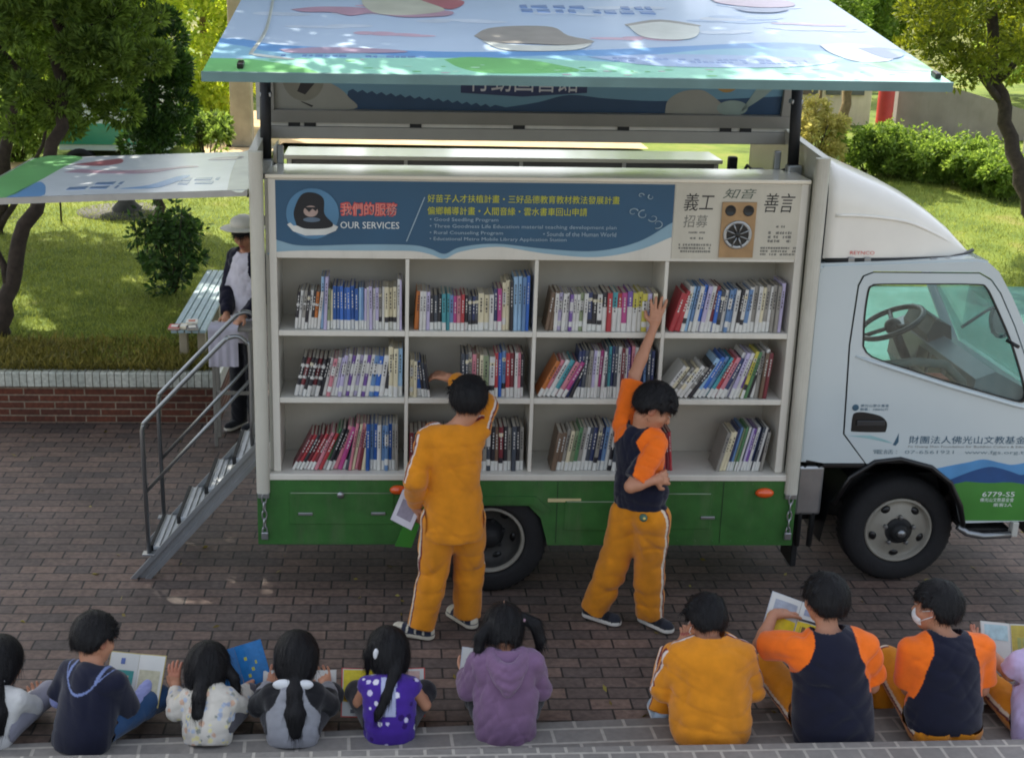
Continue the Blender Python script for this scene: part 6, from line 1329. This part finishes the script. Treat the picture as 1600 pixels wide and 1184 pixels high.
BZ = [1.749, 1.323, .8385]; BX = [(.155, .912), (.938, 1.687), (1.713, 2.472), (2.498, 3.25)]
rb = random.Random(99)
def book(cx, w, h, d, lean, z0, col, style, label, y0):
    """one book standing spine outward; (cx, z0) foot of the spine's left edge; lean to the right in radians"""
    if rb.random() < .18: style = rb.choice('afxj')
    b = MB(); cm = bookmat(col); cl, sl_ = math.cos(lean), math.sin(lean)
    def T(x, y, z): return (cx+x*cl+z*sl_, y0+y, z0+z*cl-x*sl_+(w*sl_ if lean > 0 else 0))
    t = min(.003, w*.2)
    def bx(x0, x1, ya, yb, za, zb, m): b.box(x0, x1, ya, yb, za, zb, m, T)
    bx(0, t, .002, d, 0, h, cm); bx(w-t, w, .002, d, 0, h, cm); bx(t+.0003, w-t-.0003, .004, d-.004, .004, h-.005, PAGES)
    # spine, rounded a little, cut into printed bands
    bands = {'a': [(0, 1, col)], 'f': [(0, .22, 'T'), (.22, 1, col)], 'h': [(0, .30, 'w'), (.30, .62, col), (.62, .68, 'w'), (.68, 1, col)], 'z': [(0, .28, 'w'), (.28, .45, col), (.45, .52, 'w'), (.52, .75, col), (.75, .82, 'w'), (.82, 1, col)],
             'x': [(0, .18, 'T'), (.18, .30, 'k'), (.30, .78, col), (.78, .86, 'c'), (.86, 1, col)], 'B': [(0, .62, 'w'), (.62, 1, col)], 'j': [(0, .12, col), (.12, .26, 'T'), (.26, .55, col), (.55, .8, 'w'), (.8, 1, col)]}[style]
    for za, zb, k in bands:
        m = TAPE if k == 'T' else bookmat(k); n = 4; vs = []
        for z in (za*h, zb*h):
            for i in range(n+1):
                u = i/n; vs.append(T(w*u, .002-.004*math.sin(PI*u), z))
        b.add(vs, [(i, i+1, n+2+i, n+1+i) for i in range(n)], m, True)
    # title strokes on the spine
    if w > .016:
        tm = bookmat('w' if col in 'kndbrDvBqm' else 'k'); zc = .5*h
        while zc < .86*h:
            l = rb.uniform(.006, .016); b.box(w*.36, w*.64, -.0036, -.0026, zc, zc+l, tm, T); zc += l+rb.uniform(.004, .012)
    o = b.build('book'); tag(o, label, 'book', 'books on the truck shelves'); return o
LEANW = lambda a: 'leaning book' if abs(a) > .2 else 'book'
XE = [(.905, 1.682, 2.462, 3.238), (.905, 1.665, 2.452, 3.215), (.888, 1.662, 2.31, 3.21)]
def bay(row, col, x0, spec):
    """spec: list of (letters, style, width, height, lean degrees, n)"""
    x = x0; cnt = 0; xe = XE[row][col]; gap = sum(w for l, s, w, h, a in spec for k in l if k == ' ')
    nom = sum(w/max(.5, math.cos(math.radians(a)))+.0012 for l, s, w, h, a in spec for k in l if k != ' '); last = [a for l, s, w, h, a in spec][-1]
    fit = (xe-x0-gap-.27*abs(math.sin(math.radians(last))))/nom
    for letters, style, w, h, lean in spec:
        for k in letters:
            if k == ' ': x += w; continue
            ww = w*fit*rb.uniform(.87, 1.13); hh = h*rb.uniform(.97, 1.03); a = math.radians(lean+rb.uniform(-.7, .7)); pit = ww/max(.5, math.cos(a))
            if x+pit > BX[col][1]-.002: return
            if a < 0: xx = x+0
            lab = f"{PALN[k]} {LEANW(a)}, {ORD[cnt]} from the left, {ROWN[row]} shelf, {BAYN[col]}"
            book(x, ww, hh, rb.uniform(.17, .21), a, BZ[row]+.0006-(0 if a >= 0 else ww*math.sin(a)*0), k, style, lab, CY0+.016+rb.uniform(0, .026)); x += pit+.0012; cnt += 1
bay(0, 0, .245, [('kwekwkow', 'h', .018, .235, 6), ('sl', 'a', .017, .33, 2), ('gc', 'f', .016, .25, 1), ('ddbdbdd', 'f', .0205, .262, 0), ('sulwlwlew', 'f', .0155, .26, 0), ('ccc', 'x', .022, .265, 0), ('wl', 'a', .014, .31, 0)])
bay(0, 1, .968, [('o', 'a', .026, .235, 3), ('wwl', 'a', .019, .24, 1), ('kqk', 'f', .021, .215, 0), ('ttu', 'f', .021, .225, 0), ('mprk', 'f', .019, .22, 0), ('qnq', 'x', .017, .215, 0), ('ccw', 'f', .026, .225, 0), ('nm', 'f', .021, .255, 0), ('cck', 'a', .020, .305, 0), ('ssub', 'a', .0195, .34, 0)])
bay(0, 2, 1.765, [('BB', 'a', .02, .24, 8), ('wlwwvwwgw', 'j', .0165, .235, 2), ('nkw', 'x', .022, .235, 0), ('krtrmv', 'B', .024, .245, 0), ('yy', 'B', .021, .25, 0), ('ylc', 'j', .022, .24, 0)])
bay(0, 3, 2.525, [('rr', 'a', .025, .255, 16), ('wsuwblwD', 'f', .0165, .29, 9), ('bqwuuwkwu', 'f', .0175, .265, 6), ('wewcew', 'f', .018, .285, 3), ('eel', 'a', .018, .30, 2)])
bay(1, 0, .235, [('kDkkDkk', 'z', .0165, .25, 14), ('wpwl', 'f', .0165, .245, 12), ('lwvwlwvw', 'j', .0165, .265, 10), ('ubw', 'j', .021, .265, 8), ('k', 'a', .02, .27, 9), ('cc', 'f', .022, .31, 1), ('su', 'a', .019, .30, 0)])
bay(1, 1, .945, [('cc', 'a', .02, .235, 0), ('b', 'f', .026, .225, -3), ('kqk', 'f', .015, .22, -7), (' ', 'a', .19, 0, 0), ('qqe', 'x', .018, .28, 0), ('pBc', 'f', .021, .275, 0), ('gw', 'f', .027, .27, 0), ('rburD', 'f', .0205, .29, 0), ('wpk', 'f', .017, .28, 0)])
bay(1, 2, 1.735, [('opwtpm', 'f', .0215, .255, 27), ('nk', 'a', .019, .26, 22), ('nnqe', 'f', .017, .30, 5), ('elwmw', 'f', .0165, .30, 3), ('qtnqw', 'f', .017, .335, 1), ('Dwvpw', 'f', .017, .325, 0), ('nnuqn', 'a', .016, .31, 0)])
bay(1, 3, 2.505, [('wcecwe', 'z', .0165, .235, 34), ('k', 'a', .018, .25, 33), ('sbut', 'f', .017, .285, 28), ('rpn', 'f', .019, .285, 25), ('wlwv', 'f', .0165, .30, 19), ('yGkw', 'a', .014, .315, 15), ('eBD', 'a', .018, .30, 5)])
bay(2, 0, .215, [('DrkDrD', 'f', .0165, .265, 27), ('pr', 'a', .02, .27, 25), ('Gkk', 'f', .016, .29, 22), ('pm', 'a', .023, .295, 19), ('kq', 'a', .014, .30, 15), ('pcpD', 'a', .0165, .315, 10), ('c', 'a', .02, .30, 5), ('dudwuud', 'f', .0195, .30, 1), ('ee', 'a', .016, .30, 0)])
bay(2, 1, .945, [('DkBrDkB', 'f', .019, .26, 0), ('eqDB', 'f', .02, .25, 2), ('GBeq', 'f', .019, .26, 2), ('DkeqkBDkeqke', 'f', .0178, .29, 0)])
bay(2, 2, 1.835, [('BB', 'a', .022, .255, 9), ('ecg', 'f', .018, .275, 9), ('Gew', 'f', .0185, .29, 8), ('qne', 'f', .018, .295, 7), ('nuw', 'f', .018, .29, 7), ('kqv', 'f', .018, .28, 6), ('p', 'a', .018, .27, 2)])
bay(2, 3, 2.555, [('rDr', 'a', .020, .255, -6), (' ', 'a', .27, 0, 0), ('e', 'a', .026, .265, 14), ('cc', 'a', .024, .265, 13), ('nug', 'f', .018, .29, 12), ('Gwq', 'f', .0165, .30, 12), ('lvw', 'f', .0185, .295, 11), ('nqwk', 'f', .017, .29, 11), ('e', 'a', .018, .26, 8)])

# ================================================================ BOOKS IN HANDS
def frame(c, n, up):
    n = Vector(n).normalized(); up = Vector(up); up = (up-n*up.dot(n)).normalized(); r = up.cross(n); c = Vector(c)
    return lambda u, v, w: c+r*u+up*v+n*w
def open_book(label, c, n, up, w, h, fold, cover, art, group='books in the children\'s hands'):
    """open picture book: c spine centre, n towards the reader, w width of one page"""
    t = thing('picture_book', label, 'book', c, group); F0 = frame(c, n, up)
    for sg in (-1, 1):
        ca, sa = math.cos(fold), math.sin(fold)
        def T(u, v, z, sg=sg): return F0(sg*(u*ca-z*sa), v, u*sa+z*ca)
        b = MB(); b.box(0.001, w, -h/2, h/2, -.004, -.001, M('cover '+cover, cover, .4, var=.06), T); b.build('cover', t)
        b = MB(); n_ = 6; vs = []
        for i in range(n_+1):
            u = w*.97*i/n_; z = .001+.010*math.sin(PI*min(1, i/n_*1.2))*(1-.5*i/n_)
            vs += [T(u+.001, -h*.48, z), T(u+.001, h*.48, z)]
        b.add(vs, [(2*i, 2*i+2, 2*i+3, 2*i+1) for i in range(n_)], M('page white', '#cfcfca', .7, var=.05), True); b.box(.001, w*.97, -h*.48, h*.48, -.0008, .0005, PAGES, T); pg = b.build('pages', t)
        b = MB()
        for (u0, v0, u1, v1, m) in art.get(sg, []):
            k = 6
            def S(u, v): z = .0016+.010*math.sin(PI*min(1, u*1.2))*(1-.5*u)+.0012; return T(u*w*.97+.001, (v-.5)*h*.96, z)
            q = [S(u0+(u1-u0)*i/k, v) for i in range(k+1) for v in (v0, v1)]; b.add(q, [(2*i, 2*i+2, 2*i+3, 2*i+1) for i in range(k)], m)
        if b.f: b.build('picture', t)
    return t
def mp(c): return M('print '+c, c, .5, var=.12, vs=40)
line = lambda n, u0, u1, v0, v1, m: [(u0, v0+(v1-v0)*i/n, u1-.12*((i*7) % 3), v0+(v1-v0)*(i+.45)/n, m) for i in range(n)]
open_book('white picture book with a teal picture held by the boy in navy top', (-.50, -1.49, .255), (-.30, -.75, .55), (.10, .5, .8), .165, .27, .12, '#b9a86a', {-1: [(.1, .08, .92, .66, mp('#3f8f8a')), (.2, .2, .5, .34, mp('#c9a08a')), (.5, .42, .8, .5, mp('#a8a060')), (.25, .48, .5, .56, mp('#c9a08a')), (.45, .78, .6, .9, mp('#5a6ea8'))], 1: [(.1, .1, .9, .7, mp('#b8b49a'))]})
open_book('bright blue picture book held up by the girl in the floral top', (.035, -1.40, .265), (.0, -.85, .35), (-.28, .35, .85), .15, .24, .1, '#1f6fae', {1: [(.0, .0, 1.02, 1.02, mp('#1f74b5'))]+[(.25+.18*(i % 3), .25+.16*i/1.2, .36+.18*(i % 3), .33+.16*i/1.2, mp('#b9b84a')) for i in range(4)], -1: [(.0, .0, 1.02, 1.02, mp('#1f6aa6'))]})
open_book('open white book held by the girl with the big white bow', (.355, -1.475, .165), (0, -.72, .6), (0, .6, .75), .195, .235, .10, '#c9c9c4', {1: line(6, .15, .85, .1, .6, mp('#8d8d92')), -1: line(5, .15, .85, .5, .9, mp('#7f9a8a'))})
open_book('yellow covered picture book open on the lap of the girl in purple', (.80, -1.47, .155), (0, -.72, .66), (0, .66, .75), .225, .26, .16, '#c6463c', {-1: [(.02, .30, .98, .98, mp('#d9c62a')), (.02, .3, .98, .5, mp('#d9962a')), (.1, .06, .8, .14, mp('#6a6a70'))], 1: [(.08, .5, .9, .95, mp('#c9a9a0')), (.1, .1, .9, .4, mp('#c23a34'))]})
open_book('white leaflet book held wide open by the girl in the mauve hoodie', (1.42, -1.45, .265), (0, -.72, .6), (.12, .6, .7), .215, .22, .12, '#bfc2c8', {1: [(.45, .55, .9, .85, mp('#b59a6a')), (.2, .2, .8, .4, mp('#a7a9b0'))], -1: line(4, .2, .9, .3, .8, mp('#a9abb2'))})
open_book('yellow and white magazine held by the boy with the raised elbow', (2.985, -1.49, .575), (-.15, -.72, .62), (.36, .55, .75), .165, .25, .12, '#b7bac2', {1: [(.02, .02, .98, .56, mp('#e6cc1c')), (.15, .30, .85, .46, mp('#7a5a1e')), (.05, .58, .95, .63, mp('#3a3a3e')), (.15, .72, .8, .86, mp('#8d93a8'))], -1: [(.02, .02, .98, .50, mp('#e6cc1c')), (.1, .6, .85, .88, mp('#9aa0ac'))]})
open_book('pale magazine with a yellow picture held by the child at the right edge', (4.19, -1.44, .41), (-.1, -.72, .62), (.1, .6, .75), .16, .25, .10, '#c4c4bc', {1: [(.02, .02, .98, .98, mp('#b8a84a')), (.2, .3, .8, .7, mp('#9aa060'))], -1: [(.1, .6, .9, .95, mp('#a9c4c9'))]})
# book the boy in yellow carries low in his left hand
tb = thing('picture_book', 'slim white book held low by the boy in the yellow tracksuit', 'book', (.945, -.36, .74)); T_ = frame((.935, -.33, .735), (-.4, -.85, .3), (.35, .1, .93))
b = MB(); b.box(-.075, .075, -.10, .10, -.008, -.006, M('cover dusk', '#4a4550', .4), T_); b.box(-.075, .075, -.10, .10, .006, .008, M('cover pale', '#b9b4bc', .4), T_); b.box(-.077, -.0755, -.10, .10, -.008, .008, MATS['cover dusk'], T_); b.build('cover', tb)
b = MB(); b.box(-.0745, .072, -.097, .097, -.0058, .0058, PAGES, T_); b.build('pages', tb); b = MB(); b.prism([(-.05, -.06), (.05, -.06), (.05, .05), (-.05, .05)], T_, .0088, .0082, mp('#7d7482')); b.build('picture', tb)
# leaflets on the bench, the volunteer's small table
for i, (x, y, c_, lab) in enumerate([(-1.075, 3.68, '#c23a34', 'red leaflet lying at the near end of the slatted bench'), (-1.0, 3.70, '#d6c9a8', 'cream book lying at the near end of the slatted bench'), (-.92, 3.66, '#3a3a40', 'dark book lying at the near end of the slatted bench'), (-.95, 3.86, '#d9d6cc', 'white book lying further up the slatted bench')]):
    T_ = frame((x, y, .768), (0, 0, 1), (.3*math.sin(i*2), 1, 0)); b = MB(); b.box(-.05, .05, -.07, .07, .0, .003, mp(c_), T_); b.box(-.05, .05, -.07, .07, .0155, .018, mp(c_), T_); b.box(-.048, .05, -.068, .068, .0032, .0152, PAGES, T_); b.box(-.03, .03, -.03, .04, .0185, .0192, mp('#d9d6cc' if i != 3 else '#b0532d'), T_)
    tag(b.build('picture_book'), lab, 'book', 'books on the bench')
ft = thing('side_table', 'small grey table under a hanging white cloth beside the volunteer', 'table', (-.47, 2.95, 0))
LG = M('table grey', '#8b8780', .5, metal=.3)
b = MB(); b.bbox(-.64, -.30, 2.75, 3.02, .99, 1.015, LG, .005); b.build('tabletop', ft)
for x, y in ((-.62, 2.77), (-.32, 2.77), (-.62, 3.0), (-.32, 3.0)):
    b = MB(); b.bbox(x-.014, x+.014, y-.014, y+.014, 0, .988, LG, .003); b.build('leg', ft)
b = MB(); b.box(-.62, -.32, 2.765, 2.775, .45, .48, LG); b.build('stretcher', ft)
vs = []; n = 14
for j, z in enumerate((1.022, 1.022, 1.0, .85, .70)):
    for i in range(n+1):
        x = -.655+.24*i/n; y = (2.95 if j == 0 else 2.735)-(.008*math.sin(i*1.7)*(j > 2)); vs.append((x, y, z))
b = MB(); b.add(vs, [(j*(n+1)+i, j*(n+1)+i+1, (j+1)*(n+1)+i+1, (j+1)*(n+1)+i) for j in range(4) for i in range(n)], M('white cloth', '#c9c4d2', .9), True)
tag(b.build('tablecloth'), 'pale cloth hanging from the small table beside the volunteer', 'cloth')
